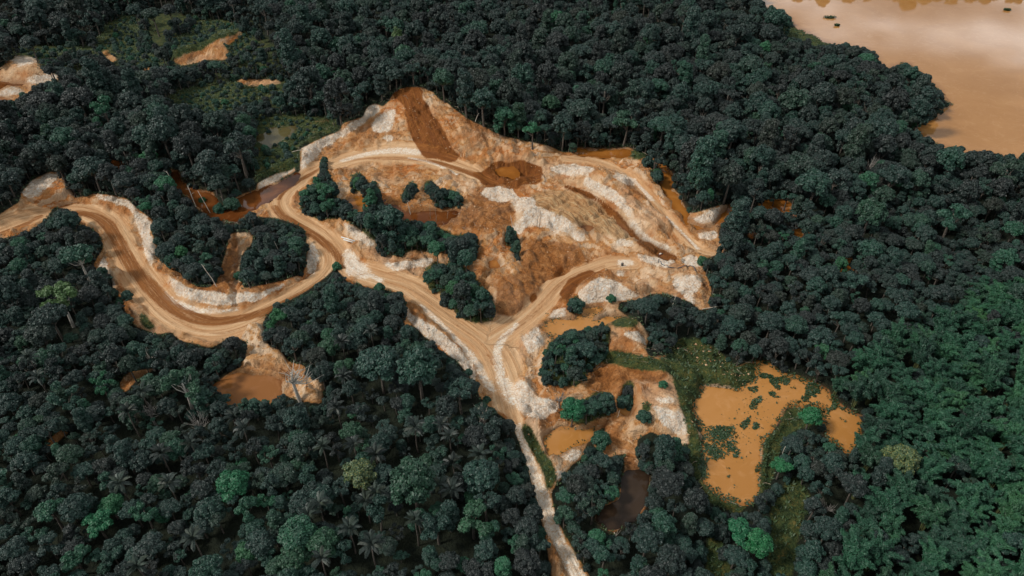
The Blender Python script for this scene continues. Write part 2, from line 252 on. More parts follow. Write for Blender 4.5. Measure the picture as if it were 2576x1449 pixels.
MUD = [  # red-brown wet mud
 [(1185,470),(1230,462),(1290,470),(1300,490),(1240,520),(1195,515)], [(1340,640),(1400,620),(1460,640),(1450,700),(1400,740),(1350,770),(1290,800),(1240,790),(1255,740),(1310,700)], [(1395,755),(1430,700),(1500,680),(1540,690),(1450,720),(1425,765)],
 [(1040,570),(1060,545),(1150,535),(1190,510),(1198,475),(1250,470),(1290,520),(1305,555),(1270,570),(1200,580),(1110,575)], [(960,500),(1000,500),(1080,520),(1160,525),(1150,555),(1100,575),(1000,545)],
 [(1500,930),(1560,905),(1640,910),(1690,940),(1660,965),(1590,950),(1530,980),(1480,1000),(1470,970)], [(1150,285),(1200,308),(1260,340),(1310,352),(1300,362),(1240,345),(1180,320)],
 [(1355,1040),(1400,1000),(1420,1010),(1410,1050),(1360,1090)], [(425,664),(470,705),(530,726),(560,668),(575,600),(600,590),(600,700),(560,745),(500,740),(430,690)], [(1310,600),(1450,610),(1480,660),(1420,720),(1330,760),(1250,740),(1250,700),(1310,690)],
 [(285,724),(310,740),(340,800),(370,830),(400,840),(340,825),(310,790)], [(430,150),(470,135),(515,122),(520,135),(460,160)], [(1596,1140),(1570,1140),(1560,1170),(1620,1180),(1640,1200),(1600,1160)],
]
STRIPE = [[(1330,490),(1400,475),(1470,490),(1520,515),(1545,555),(1580,590),(1605,612),(1560,608),(1500,582),(1450,558),(1400,545),(1350,520)]]
SMOOTHW = [[(1240,860),(1290,840),(1310,880),(1300,940),(1320,1000),(1290,1040),(1260,960),(1235,900)]]

# ------------------------------------------------------------------ terrain
def seg_field(px, py, lines, wmul=1.0):
    """signed offset from and distance along the closest of several centre lines, and a 0..1 cover"""
    best = np.full(px.shape, 1e9); bu = np.zeros(px.shape); bv = np.zeros(px.shape); bh = np.ones(px.shape)
    off = 0.0
    for L in lines:
        pts = np.array([ground(p[0], p[1]) for p in L]); hw = np.array([p[2] if len(p) > 2 else 6.0 for p in L])
        # smooth the line
        for _ in range(2):
            q = np.repeat(pts, 2, axis=0)[1:-1].reshape(-1, 2, 2); h = np.repeat(hw, 2)[1:-1].reshape(-1, 2)
            a = q[:, 0] * .75 + q[:, 1] * .25; b = q[:, 0] * .25 + q[:, 1] * .75
            ha = h[:, 0] * .75 + h[:, 1] * .25; hb = h[:, 0] * .25 + h[:, 1] * .75
            pts = np.concatenate([pts[:1], np.stack([a, b], 1).reshape(-1, 2), pts[-1:]]); hw = np.concatenate([hw[:1], np.stack([ha, hb], 1).reshape(-1), hw[-1:]])
        for i in range(len(pts) - 1):
            A, B = pts[i], pts[i + 1]; D = B - A; l = math.hypot(*D)
            if l < 1e-6: continue
            reach = 22.0
            sel = np.nonzero((px > min(A[0], B[0]) - reach) & (px < max(A[0], B[0]) + reach) & (py > min(A[1], B[1]) - reach) & (py < max(A[1], B[1]) + reach))[0]
            if len(sel):
                ex = px[sel] - A[0]; ey = py[sel] - A[1]
                t = np.clip((ex * D[0] + ey * D[1]) / (l * l), 0, 1)
                rx = ex - D[0] * t; ry = ey - D[1] * t; dist = np.hypot(rx, ry); h = (hw[i] + (hw[i + 1] - hw[i]) * t) * wmul
                sc = dist / h; m = sc < best[sel]; k = sel[m]
                best[k] = sc[m]; bu[k] = (np.sign(D[0] * ey - D[1] * ex) * dist)[m]; bv[k] = (off + t * l)[m]; bh[k] = h[m]
            off += l
        off += 50
    return best, bu, bv, bh

water_m = raster(WATERS); water_b = blur(water_m, 3)
HB = [  # outline, height, softness: banks, piles, cuts
 ([(756,430),(756,375),(804,350),(854,330),(920,290),(950,262),(965,272),(900,325),(812,372),(772,425)], 2.6, 10),
 ([(200,490),(320,498),(390,555),(400,640),(380,650),(360,590),(330,540),(250,505)], 1.8, 10), ([(50,508),(55,485),(80,455),(125,433),(165,440),(183,490),(100,530),(0,570),(-60,590),(-60,560)], 2.0, 10),
 ([(400,665),(470,705),(530,726),(600,726),(690,714),(770,690),(765,705),(690,740),(600,765),(500,765),(430,735)], 1.6, 12),
 ([(585,590),(600,590),(600,700),(598,770),(588,770),(590,690)], -1.6, 4),
 ([(880,622),(930,598),(960,640),(1000,665),(1080,650),(1090,670),(1000,685),(930,665)], 1.8, 12), ([(860,555),(900,575),(960,625),(930,620),(880,600)], 1.5, 8),
 ([(1290,560),(1320,525),(1360,520),(1430,550),(1475,590),(1470,606),(1440,590),(1380,575),(1310,580)], 3.4, 10),
 ([(1205,435),(1235,412),(1262,406),(1280,412),(1310,404),(1345,414),(1362,425),(1352,440),(1362,452),(1340,462),(1315,456),(1295,470),(1262,460),(1230,462)], -1.7, 9), ([(1250,402),(1300,393),(1370,402),(1372,412),(1300,402),(1250,410)], 2.0, 5),
 ([(1418,465),(1458,473),(1503,493),(1540,520),(1562,548),(1590,578),(1620,602),(1665,626),(1700,642),(1685,654),(1645,637),(1605,608),(1578,580),(1548,545),(1505,507),(1458,487),(1423,477)], -3.4, 7),
 ([(1430,440),(1520,450),(1600,520),(1680,600),(1730,640),(1700,640),(1600,565),(1540,505),(1470,465)], 2.6, 14),
 ([(1455,735),(1480,712),(1510,698),(1540,702),(1590,725),(1610,745),(1540,755),(1470,762)], 3.0, 12),
 ([(1500,850),(1560,815),(1610,820),(1630,850),(1620,890),(1560,895)], 4.5, 22), ([(1520,940),(1600,905),(1680,930),(1700,1000),(1730,1080),(1660,1090),(1600,1060)], 3.0, 30),
 ([(1292,968),(1308,953),(1326,966),(1330,975),(1345,982),(1350,996),(1332,1003),(1312,1000),(1300,985)], 0.9, 4), ([(1310,975),(1328,980),(1338,992),(1322,990)], -0.6, 3),
 ([(1025,775),(1090,820),(1160,885),(1195,960),(1150,915),(1060,845)], 1.2, 8), ([(1300,840),(1370,800),(1370,870),(1330,920),(1310,900)], 0.8, 12),
 ([(1440,800),(1515,792),(1512,800),(1450,812)], 0.5, 3), ([(1355,1060),(1372,1092),(1378,1145),(1400,1160),(1390,1185),(1360,1130),(1345,1080)], 1.6, 7),
 ([(0,170),(40,150),(95,165),(150,190),(80,205),(0,195)], 4.0, 8), ([(0,232),(40,222),(75,230),(40,243),(0,240)], 1.5, 5), ([(430,140),(515,112),(560,88),(610,76),(620,90),(570,115),(520,130),(440,158)], 3.0, 8),
 ([(644,455),(700,425),(740,405),(745,420),(700,440),(650,470)], 2.0, 6), ([(1743,550),(1813,523),(1815,540),(1765,562)], 0.35, 4), ([(1690,690),(1765,690),(1780,770),(1740,765)], 1.6, 12),
]
h_ras = np.zeros((RH, RW), np.float32)
for P, dh, so in HB: h_ras += dh * (1.35 if dh > 0 else 1.0) * blur(raster([P]), so * .62)
DEEP = raster([W_PIT]); DEEPT = raster([W_TRENCH])
pit_b, tr_b = blur(DEEP, 3), blur(DEEPT, 3)
WL, WL_PIT, WL_TR = -0.45, -1.75, -2.0

S1 = ground(1040, 222, 13.5); S2 = ground(1210, 322, 6.0)
def terrain_h(x, y):
    px, py, _ = project(x, y, 0 * x)
    ob = sample(open_b, px, py)
    h = sample(h_ras, px, py)
    dy = y - S1[1]
    mound = 13.5 * np.exp(-np.abs((x - S1[0] - 3) / 25) ** 2.7 - np.where(dy < 0, (dy / 26) ** 2, (dy / 30) ** 2))
    mound += 6.0 * np.exp(-((x - S2[0]) / 26) ** 2 - ((y - S2[1]) / 16) ** 2)
    h = h + mound
    return h, ob, px, py
_fl = {}
def g_fu(x, y, k):
    if _fl.get('n') != id(x):
        b, u, v, _ = seg_field(x, y, FLOW); far = b > 1e8; _fl['n'] = id(x); _fl['u'] = np.where(far, x, u); _fl['v'] = np.where(far, y, v)
    return _fl['v'] if k else _fl['u']
def terrain_full(x, y):
    h, ob, px, py = terrain_h(x, y)
    rd, u, v, hw = seg_field(x, y, ROADS)
    road = np.clip((1.22 - rd + (fbm(x, y, 6, 4, 71) - .5) * 1.1) / 0.45, 0, 1)
    rough = (1 - road)
    lump = (fbm(x, y, 9, 4, 3) - .5) * 2.2 + (fbm(x, y, 2.2, 3, 9) - .5) * 0.9
    ridg = 1 - np.abs(2 * fbm(x + 3 * vnoise(x, y, 6, 5), y, 5.0, 3, 21) - 1)
    ridg2 = 1 - np.abs(2 * fbm(x, y + 2 * vnoise(x, y, 3, 15), 2.4, 2, 41) - 1)
    wx = x + 7 * (fbm(x, y, 16, 3, 111) - .5); wy = y + 7 * (fbm(x, y, 16, 3, 117) - .5)
    big = fbm(wx, wy, 19, 4, 121); tq = big * 7.5; fr = tq - np.floor(tq)
    terr = (np.floor(tq) + np.clip((fr - .5) / .16 + .5, 0, 1)) / 7.5                 # cut benches with steep little faces
    gul = 1 - np.abs(2 * fbm(g_fu(x, y, 0) * 1.0, g_fu(x, y, 1) * .22, 2.6, 3, 131) - 1)
    soil = ob * rough * (0.60 * lump + 0.9 * (ridg - .75) + 0.45 * (ridg2 - .7) + 10.0 * (terr - .5) * np.clip(1 - h / 10, .3, 1) + 1.5 * (gul - .7))
    tq2 = fbm(wx + 40, wy, 7.5, 3, 151) * 6; f2 = tq2 - np.floor(tq2); soil = soil + ob * rough * 3.2 * ((np.floor(tq2) + np.clip((f2 - .5) / .2 + .5, 0, 1)) / 6 - .5)
    hr = np.random.default_rng(5); heaps = np.zeros_like(h)
    for _ in range(420):
        p = ground(hr.uniform(760, 1800), hr.uniform(300, 1100)); R_ = hr.uniform(1.2, 3.6); A_ = R_ * hr.uniform(.25, .55)
        k = np.nonzero((np.abs(x - p[0]) < R_ * 2) & (np.abs(y - p[1]) < R_ * 2))[0]
        if len(k): heaps[k] = np.maximum(heaps[k], A_ * np.clip(1.25 - np.hypot(x[k] - p[0], (y[k] - p[1]) * hr.uniform(.8, 1.3)) / R_ + .25 * (vnoise(x[k], y[k], .9, 5) - .5), 0, 1))
    soil = soil + heaps * np.clip(ob * 2 - 1, 0, 1) * rough
    forest = (1 - ob) * ((fbm(x, y, 70, 3, 31) - .5) * 6.0)
    g = np.maximum(h, 0)
    rut = road * (0.10 * np.cos(u * 2.4 + 2 * vnoise(x, y, 14, 4)) - 0.12) + 0.45 * np.exp(-((rd - 1.18) / 0.14) ** 2) * ob * vnoise(x, y, 5, 77)
    h = h + soil + forest + rut
    jj = (fbm(x, y, 4.5, 4, 91) - .5) * 26; jk = (fbm(x, y, 4.5, 4, 97) - .5) * 18
    wb = sample(water_b, px + jj, py + jk); pb = sample(pit_b, px, py); tb = sample(tr_b, px, py)
    norm = np.clip(wb - pb - tb, 0, 1)
    near = np.clip(sample(blur16, px, py) * 2.5, 0, 1)
    hc = np.where(h < 0.12, np.where((sample(deep_zone, px, py) > .03), h, 0.12 + 0.15 * h), h)      # nothing but cuts dips below the water table
    kk = np.clip(near * 4, 0, 1); h = h * (1 - kk) + hc * kk
    h = h * (1 - near * .6) + near * .6 * np.clip(h, -0.1, 0.6)
    h = h * (1 - norm) + norm * (WL - 1.0)
    h = h - 1.0 * np.clip(pb * 1.3, 0, 1) - 0.8 * np.clip(tb * 1.3, 0, 1)
    return h, ob, road, rd, u, v
shallow = water_m * (1 - DEEP) * (1 - DEEPT)
blur16 = blur(shallow, 10)
deep_zone = blur(raster([HB[8][0], HB[10][0], HB[4][0]]), 8)

def grow(start, stop, step, ratio):
    out = [start]
    while (out[-1] < stop) if stop > start else (out[-1] > stop):
        out.append(out[-1] + (step if stop > start else -step)); step *= ratio
    return out
fx = np.arange(-215, 215.01, 0.55); fy = np.arange(78, 345.01, 0.55)
xs = np.array(sorted(set(grow(-215, -2600, 1.2, 1.06)[1:])) + list(fx) + grow(215, 2600, 1.2, 1.06)[1:])
ys = np.array(sorted(set(grow(78, -700, 1.2, 1.07)[1:])) + list(fy) + grow(345, 5200, 1.0, 1.028)[1:])
GX, GY = np.meshgrid(xs, ys); gx, gy = GX.ravel(), GY.ravel()
gz, g_ob, g_road, g_rd, g_u, g_v = terrain_full(gx, gy)
NXg, NYg = len(xs), len(ys)
GZ = gz.reshape(NYg, NXg)
def height_at(x, y):
    x = np.asarray(x, float); y = np.asarray(y, float)
    ix = np.clip(np.searchsorted(xs, x) - 1, 0, NXg - 2); iy = np.clip(np.searchsorted(ys, y) - 1, 0, NYg - 2)
    tx = (x - xs[ix]) / (xs[ix + 1] - xs[ix]); ty = (y - ys[iy]) / (ys[iy + 1] - ys[iy])
    return (GZ[iy, ix] * (1 - tx) + GZ[iy, ix + 1] * tx) * (1 - ty) + (GZ[iy + 1, ix] * (1 - tx) + GZ[iy + 1, ix + 1] * tx) * ty
def on_ground(px, py, up=0.0):
    z = 0.0
    for _ in range(6):
        p = ground(px, py, z + up); z = float(height_at(p[0], p[1]))
    return p[0], p[1], z

def fast_mesh(name, V, F, mats, fmat=None, smooth=False):
    """V (n,3); F (m,3) or (m,4)"""
    me = bpy.data.meshes.new(name); V = np.asarray(V, np.float32); F = np.asarray(F, np.int32); k = F.shape[1]
    me.vertices.add(len(V)); me.vertices.foreach_set('co', V.ravel())
    me.loops.add(F.size); me.loops.foreach_set('vertex_index', F.ravel())
    me.polygons.add(len(F)); me.polygons.foreach_set('loop_start', np.arange(0, F.size, k, dtype=np.int32))
    me.polygons.foreach_set('loop_total', np.full(len(F), k, np.int32))
    for m in mats: me.materials.append(m)
    if fmat is not None: me.polygons.foreach_set('material_index', np.asarray(fmat, np.int32))
    me.polygons.foreach_set('use_smooth', np.full(len(F), smooth, bool))
    me.update(calc_edges=True); me.validate()
    return me
def link(name, me, parent=None, loc=None):
    o = bpy.data.objects.new(name, me); COL.objects.link(o)
    if parent is not None: o.parent = parent
    if loc is not None: o.location = loc
    return o
def tag(o, label=None, cat=None, group=None, kind=None):
    for k, v in (('label', label), ('category', cat), ('group', group), ('kind', kind)):
        if v: o[k] = v
    return o

# ------------------------------------------------------------------ node helpers
class N:
    def __init__(s, name):
        s.m = bpy.data.materials.new(name); s.m.use_nodes = True; s.t = s.m.node_tree; s.t.nodes.clear()
        s.out = s.t.nodes.new('ShaderNodeOutputMaterial'); s.b = s.t.nodes.new('ShaderNodeBsdfPrincipled'); s.t.links.new(s.b.outputs[0], s.out.inputs[0])
    def n(s, ty, **kw):
        x = s.t.nodes.new(ty)
        for k, v in kw.items(): setattr(x, k, v)
        return x
    def l(s, a, b): s.t.links.new(a, b)
    def inp(s, sock, v):
        if hasattr(v, 'links') or hasattr(v, 'is_linked'): s.l(v, sock)
        else: sock.default_value = v
    def math(s, op, a, b=None, c=None, clamp=False):
        x = s.n('ShaderNodeMath', operation=op); x.use_clamp = clamp; s.inp(x.inputs[0], a)
        if b is not None: s.inp(x.inputs[1], b)
        if c is not None: s.inp(x.inputs[2], c)
        return x.outputs[0]
    def noise(s, vec, scale, det=3, rough=.55, dist=0.0):
        x = s.n('ShaderNodeTexNoise'); s.l(vec, x.inputs['Vector']); x.inputs['Scale'].default_value = scale; x.inputs['Detail'].default_value = det
        x.inputs['Roughness'].default_value = rough; x.inputs['Distortion'].default_value = dist
        return x.outputs['Fac']
    def ramp(s, f, stops, mode='LINEAR'):
        x = s.n('ShaderNodeValToRGB'); e = x.color_ramp.elements; x.color_ramp.interpolation = mode
        while len(e) < len(stops): e.new(0.5)
        for k, (p, c) in enumerate(stops): e[k].position = p; e[k].color = (*c, 1) if len(c) == 3 else c
        s.l(f, x.inputs[0]); return x.outputs[0]
    def mix(s, f, a, b, mode='MIX'):
        x = s.n('ShaderNodeMixRGB', blend_type=mode); s.inp(x.inputs[0], f)
        for k, v in ((1, a), (2, b)):
            if isinstance(v, tuple): x.inputs[k].default_value = (*v, 1)
            else: s.l(v, x.inputs[k])
        return x.outputs[0]
    def attr(s, name, ty='GEOMETRY'):
        x = s.n('ShaderNodeAttribute', attribute_type=ty, attribute_name=name); return x
    def pos(s): return s.n('ShaderNodeNewGeometry').outputs['Position']
    def map(s, vec, sc):
        x = s.n('ShaderNodeMapping'); s.l(vec, x.inputs['Vector']); x.inputs['Scale'].default_value = sc; return x.outputs[0]
    def bump(s, h, strength, dist):
        x = s.n('ShaderNodeBump'); s.l(h, x.inputs['Height']); x.inputs['Strength'].default_value = strength; x.inputs['Distance'].default_value = dist
        s.l(x.outputs[0], s.b.inputs['Normal']); return x
    def set(s, **kw):
        for k, v in kw.items(): s.b.inputs[k.replace('_', ' ')].default_value = v if not (isinstance(v, tuple) and len(v) == 3) else (*v, 1)
        return s.m

# ------------------------------------------------------------------ ground material
def make_ground_mat():
    g = N('earth'); pos = g.pos()
    z1 = g.attr('zone1'); z2 = g.attr('zone2'); fl = g.attr('flow')
    s1 = g.n('ShaderNodeSeparateColor'); g.l(z1.outputs['Color'], s1.inputs[0])
    s2 = g.n('ShaderNodeSeparateColor'); g.l(z2.outputs['Color'], s2.inputs[0])
    road, dark, white, grass = s1.outputs[0], s1.outputs[1], s1.outputs[2], z1.outputs['Alpha']
    floor, mud, stripe, wet = s2.outputs[0], s2.outputs[1], s2.outputs[2], z2.outputs['Alpha']
    z3 = g.attr('zone3'); s3 = g.n('ShaderNodeSeparateColor'); g.l(z3.outputs['Color'], s3.inputs[0]); rut, steep = s3.outputs[0], s3.outputs[1]
    mb = g.noise(pos, 0.30, 6, .6, 2.6); mb2 = g.noise(pos, 0.75, 5, .6, 2.2)
    nb = g.noise(pos, 0.055, 4, .6); nm = g.noise(pos, 0.32, 5, .62, .6); nf = g.noise(pos, 1.7, 4, .65); nx = g.noise(pos, 5.5, 2, .6)
    fvec = fl.outputs['Vector']
    st = g.noise(g.map(fvec, (0.55, 0.022, 1)), 1.0, 5, .62, .35); st2 = g.noise(g.map(fvec, (2.1, 0.075, 1)), 1.0, 3, .6, .5)
    rg = g.n('ShaderNodeTexNoise', noise_type='RIDGED_MULTIFRACTAL'); g.l(pos, rg.inputs['Vector']); rg.inputs['Scale'].default_value = .42; rg.inputs['Detail'].default_value = 4; rg.inputs['Roughness'].default_value = .55; rg.inputs['Distortion'].default_value = .8
    crease = rg.outputs['Fac']
    nmix = g.math('MULTIPLY_ADD', mb2, 0.5, g.math('MULTIPLY_ADD', nf, 0.12, g.math('MULTIPLY', mb, 0.38)))
    def edge(a, w=0.95, k=3.2, n=nmix):
        t = g.math('MULTIPLY_ADD', n, w, a); t = g.math('SUBTRACT', t, 0.5 * w + 0.5)
        return g.math('MULTIPLY_ADD', t, k, 0.5, clamp=True)
    sv = g.math('MULTIPLY_ADD', nb, 0.55, g.math('MULTIPLY_ADD', nm, 0.45, g.math('MULTIPLY', g.math('SUBTRACT', nf, .5), 0.32)))
    soil = g.ramp(sv, [(0.30, (0.16, 0.056, 0.014)), (0.42, (0.33, 0.140, 0.044)), (0.52, (0.44, 0.212, 0.077)), (0.62, (0.53, 0.300, 0.135)), (0.75, (0.66, 0.46, 0.285))])
    soil = g.mix(g.math('MULTIPLY', g.math('SUBTRACT', st, .46), 1.8, clamp=True), soil, (0.58, 0.385, 0.225))
    pw = g.noise(pos, 0.115, 7, .66, 2.4); dr = g.noise(g.map(pos, (1, 1, .3)), 0.17, 7, .66, 2.8)
    soil = g.mix(g.math('MULTIPLY', g.math('SUBTRACT', pw, .545), 7.0, clamp=True), soil, g.ramp(nf, [(.35, (0.46, 0.28, 0.15)), (.5, (0.57, 0.39, 0.245)), (.65, (0.69, 0.55, 0.41))]))
    soil = g.mix(g.math('MULTIPLY', g.math('MULTIPLY', g.math('SUBTRACT', dr, .545), 7.0, clamp=True), .75), soil, g.ramp(nf, [(.35, (0.12, 0.043, 0.012)), (.6, (0.27, 0.115, 0.040))]))
    soil = g.mix(g.math('MULTIPLY', g.math('SUBTRACT', st2, .55), 2.0, clamp=True), soil, (0.30, 0.14, 0.055))
    hue = g.noise(pos, 0.035, 3, .5, 1.0)
    soil = g.mix(g.math('MULTIPLY', g.math('SUBTRACT', hue, .50), 6.0, clamp=True), soil, g.mix(1.0, soil, (1.0, .74, .50), 'MULTIPLY'))
    soil = g.mix(g.math('MULTIPLY', g.math('SUBTRACT', .47, hue), 6.0, clamp=True), soil, g.mix(.45, soil, (0.60, 0.44, 0.33)))
    # cut faces expose paler clay, some of them rust
    stp = g.math('MULTIPLY', g.math('MULTIPLY_ADD', mb2, .9, g.math('SUBTRACT', steep, .78)), 3.0, clamp=True)
    soil = g.mix(g.math('MULTIPLY', stp, .7), soil, g.ramp(nb, [(.40, (0.40, 0.17, 0.06)), (.50, (0.60, 0.42, 0.27)), (.62, (0.72, 0.60, 0.48))]))
    c = soil
    # striped flats worked by the excavator
    strp = g.ramp(st2, [(0.34, (0.24, 0.115, 0.045)), (0.5, (0.42, 0.26, 0.130)), (0.66, (0.54, 0.42, 0.26))])
    c = g.mix(g.math('MULTIPLY', edge(stripe, 1.2, 2.0), .8), c, strp)
    mudc = g.ramp(g.math('MULTIPLY_ADD', nf, .4, g.math('MULTIPLY', nm, .6)), [(0.34, (0.10, 0.035, 0.007)), (0.5, (0.25, 0.095, 0.024)), (0.64, (0.42, 0.20, 0.075))])
    c = g.mix(g.math('MULTIPLY', edge(mud, 1.1, 2.8), .85), c, mudc)
    rdc = g.ramp(g.math('MULTIPLY_ADD', st, .62, g.math('MULTIPLY', st2, .38)), [(0.32, (0.30, 0.145, 0.060)), (0.43, (0.45, 0.262, 0.138)), (0.54, (0.56, 0.370, 0.222)), (0.68, (0.68, 0.52, 0.37))])
    c = g.mix(g.math('MULTIPLY', edge(road, 1.0, 1.9), .93), c, rdc)
    wht = g.ramp(g.math('MULTIPLY_ADD', mb2, .5, g.math('MULTIPLY_ADD', nf, .2, g.math('MULTIPLY', mb, .3))), [(0.36, (0.48, 0.295, 0.165)), (0.45, (0.61, 0.46, 0.335)), (0.53, (0.70, 0.61, 0.50)), (0.63, (0.77, 0.78, 0.74))])
    c = g.mix(g.math('MULTIPLY', edge(g.math('MULTIPLY', white, 1.14), 1.5, 2.9), .92), c, wht)
    drk = g.ramp(g.math('MULTIPLY_ADD', st, .5, g.math('MULTIPLY', st2, .5)), [(0.32, (0.110, 0.032, 0.004)), (0.52, (0.195, 0.064, 0.009)), (0.70, (0.32, 0.130, 0.028))])
    c = g.mix(edge(dark, .8, 3.2), c, drk)
    rutf = g.math('MULTIPLY_ADD', st2, 1.5, g.math('MULTIPLY_ADD', mb, .5, rut)); rutf = g.math('MULTIPLY', g.math('SUBTRACT', rutf, 1.56), 2.6, clamp=True)
    c = g.mix(g.math('MULTIPLY', rutf, .9), c, drk)
    gr = g.ramp(g.math('MULTIPLY_ADD', nf, .5, g.math('MULTIPLY', nm, .5)), [(0.34, (0.012, 0.026, 0.010)), (0.46, (0.030, 0.052, 0.018)), (0.55, (0.066, 0.080, 0.024)), (0.65, (0.15, 0.12, 0.04)), (0.75, (0.27, 0.16, 0.07))])
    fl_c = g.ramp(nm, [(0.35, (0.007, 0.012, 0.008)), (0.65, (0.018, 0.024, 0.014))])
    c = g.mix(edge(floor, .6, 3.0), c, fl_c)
    c = g.mix(edge(grass, 1.6, 2.6), c, gr)
    # damp rim beside water
    c = g.mix(g.math('MULTIPLY', g.math('MULTIPLY', wet, g.math('SUBTRACT', 1.0, grass, clamp=True)), .55), c, (0.115, 0.052, 0.017))
    c = g.mix(0.34, c, g.ramp(nx, [(0.25, (0.35, 0.35, 0.35)), (0.5, (1, 1, 1)), (0.75, (1.5, 1.5, 1.5))]), 'MULTIPLY')
    c = g.mix(g.math('SUBTRACT', 1.0, white, clamp=True), c, (1.02, .965, .86), 'MULTIPLY')
    g.l(c, g.b.inputs['Base Color'])
    g.l(g.math('MULTIPLY_ADD', g.math('ADD', wet, dark, clamp=True), -0.25, 0.95), g.b.inputs['Roughness']); g.b.inputs['Specular IOR Level'].default_value = 0.25
    rough_only = g.math('SUBTRACT', 1.0, g.math('MULTIPLY', road, .75))
    bh = g.math('MULTIPLY_ADD', g.math('MULTIPLY_ADD', crease, 0.8, g.math('MULTIPLY', nm, 1.2)), rough_only, g.math('MULTIPLY_ADD', g.math('MULTIPLY', nf, rough_only), 0.7, g.math('MULTIPLY_ADD', st2, 0.35, g.math('MULTIPLY', nx, 0.16))))
    g.bump(bh, 1.0, 0.9)
    return g.m
MAT_EARTH = make_ground_mat()

idx = np.arange(NXg * NYg).reshape(NYg, NXg)
gf = np.stack([idx[:-1, :-1], idx[:-1, 1:], idx[1:, 1:], idx[1:, :-1]], -1).reshape(-1, 4)
me = fast_mesh('ground', np.stack([gx, gy, gz], 1), gf, [MAT_EARTH], smooth=True)
wpx, wpy, _ = project(gx, gy, gz)
jx = wpx + (fbm(gx, gy, 5, 3, 51) - .5) * 16; jy = wpy + (fbm(gx, gy, 5, 3, 63) - .5) * 12
def zone(polys, b): return sample(blur(raster(polys), b), jx, jy)
dk_rd, du, dv, _h = seg_field(gx, gy, DARKTRK)
a_dark = zone(DARK, 5); a_rut = np.clip((1.45 - dk_rd) / 0.7, 0, 1) * np.clip(g_ob * 2, 0, 1) * np.clip(_h / 1.7, .62, 1)
a_road = np.maximum(g_road * np.clip(g_ob * 2, 0, 1), zone(SMOOTHW, 14))
a_white = zone(WHITE, 5); a_white = np.maximum(a_white, 0)
lane = (wpy > 1065) & (wpx > 1270) & (wpx < 1520)
a_white = np.where(lane, np.maximum(a_white, a_road * 0.62), a_white)
a_grass = np.clip(sample(blur(grass_m, 8), jx, jy) * 1.5, 0, 1); a_grass = np.maximum(a_grass, .62 * sample(blur(SCRUBZ * (1 - open_m), 8), jx, jy))
PALETRK = [[(862,404,1.6),(930,388,2.2),(1000,386,2.6),(1052,392,2.4)], [(1030,402,.9),(1090,412,1.0),(1150,440,.9)], [(1592,450,1.0),(1640,502,1.2)], [(1676,545,.8),(1756,625,.9)], [(868,640,1.2),(905,680,1.6),(960,705,1.2)], [(1060,770,1),(1130,835,1.2),(1190,900,1.4),(1235,980,1.6)], [(1300,815,1),(1245,870,1.5),(1262,960,1.6)]]
PALETRK += [[(872,632,1.2),(888,655,2.6),(905,678,3.6),(915,690,3.0)], [(1268,960,2.2),(1290,1000,3.0),(1330,1015,3.0),(1370,1025,2.6)]]
pk_rd, _a, _b, _c = seg_field(gx, gy, PALETRK)
a_white = np.maximum(a_white, np.clip((1.5 - pk_rd) / 1.2, 0, 1) * .72 * np.clip(g_ob * 2, 0, 1))
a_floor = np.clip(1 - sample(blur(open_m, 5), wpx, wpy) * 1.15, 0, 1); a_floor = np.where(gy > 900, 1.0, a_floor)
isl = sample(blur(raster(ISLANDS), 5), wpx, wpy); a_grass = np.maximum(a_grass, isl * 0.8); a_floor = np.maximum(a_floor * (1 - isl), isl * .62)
a_mud = zone(MUD, 8); a_str = zone(STRIPE, 6)
a_wet = np.clip(sample(blur(water_m, 6), wpx, wpy) * 1.6, 0, 1)
ff, fu, fv, _ = seg_field(gx, gy, FLOW, 1.0)
onroad = g_rd < 1.3
u_all = np.where(onroad, g_u, fu); v_all = np.where(onroad, g_v, fv)
far = ~onroad & (ff > 1e8); u_all = np.where(far, gx * .8, u_all); v_all = np.where(far, gy, v_all)
def add_attr(me, name, ty, arr, prop):
    a = me.attributes.new(name, ty, 'POINT'); a.data.foreach_set(prop, np.ascontiguousarray(arr, np.float32).ravel())
add_attr(me, 'zone1', 'FLOAT_COLOR', np.stack([a_road, a_dark, a_white, a_grass], 1), 'color')
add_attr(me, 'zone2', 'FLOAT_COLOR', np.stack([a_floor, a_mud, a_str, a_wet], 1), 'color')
gyy, gxx = np.gradient(GZ, ys, xs); slope = np.clip(np.hypot(gyy, gxx).ravel() * .75, 0, 1) * g_ob * (1 - g_road)
add_attr(me, 'zone3', 'FLOAT_COLOR', np.stack([a_rut, slope, 0 * slope, 0 * slope + 1], 1), 'color')
add_attr(me, 'flow', 'FLOAT_VECTOR', np.stack([u_all, v_all, 0 * u_all], 1), 'vector')
tag(link('ground', me), 'bare orange earth, haul roads and dark forest floor of the clearing', kind='structure')

# ------------------------------------------------------------------ water
def water_mat(name, deep, pale, rough=0.06, bump=0.03, scale=0.6, spec=0.3):
    w = N(name); pos = w.pos()
    n1 = w.noise(pos, 0.035, 4, .6, .8); n2 = w.noise(pos, scale, 3, .6)
    sh = w.attr('shore').outputs['Fac']; col = w.ramp(n1, [(0.35, deep), (0.68, pale)]); n3 = w.noise(pos, 0.16, 5, .65, 2.0)
    col = w.mix(w.math('MULTIPLY', w.math('SUBTRACT', n3, .52), 2.4, clamp=True), col, tuple(v * k for v, k in zip(pale, (1.18, 1.3, 1.7))))
    edge = w.math('MULTIPLY', w.math('SUBTRACT', w.math('MULTIPLY_ADD', n3, .5, sh), 1.12), -2.2, clamp=True)
    col = w.mix(w.math('MULTIPLY', edge, .7), col, tuple(v * k for v, k in zip(deep, (.62, .55, .55))))
    w.l(col, w.b.inputs['Base Color'])
    w.set(Roughness=rough, IOR=1.33); w.b.inputs['Specular IOR Level'].default_value = spec; w.bump(n2, bump, 0.2)
    return w.m
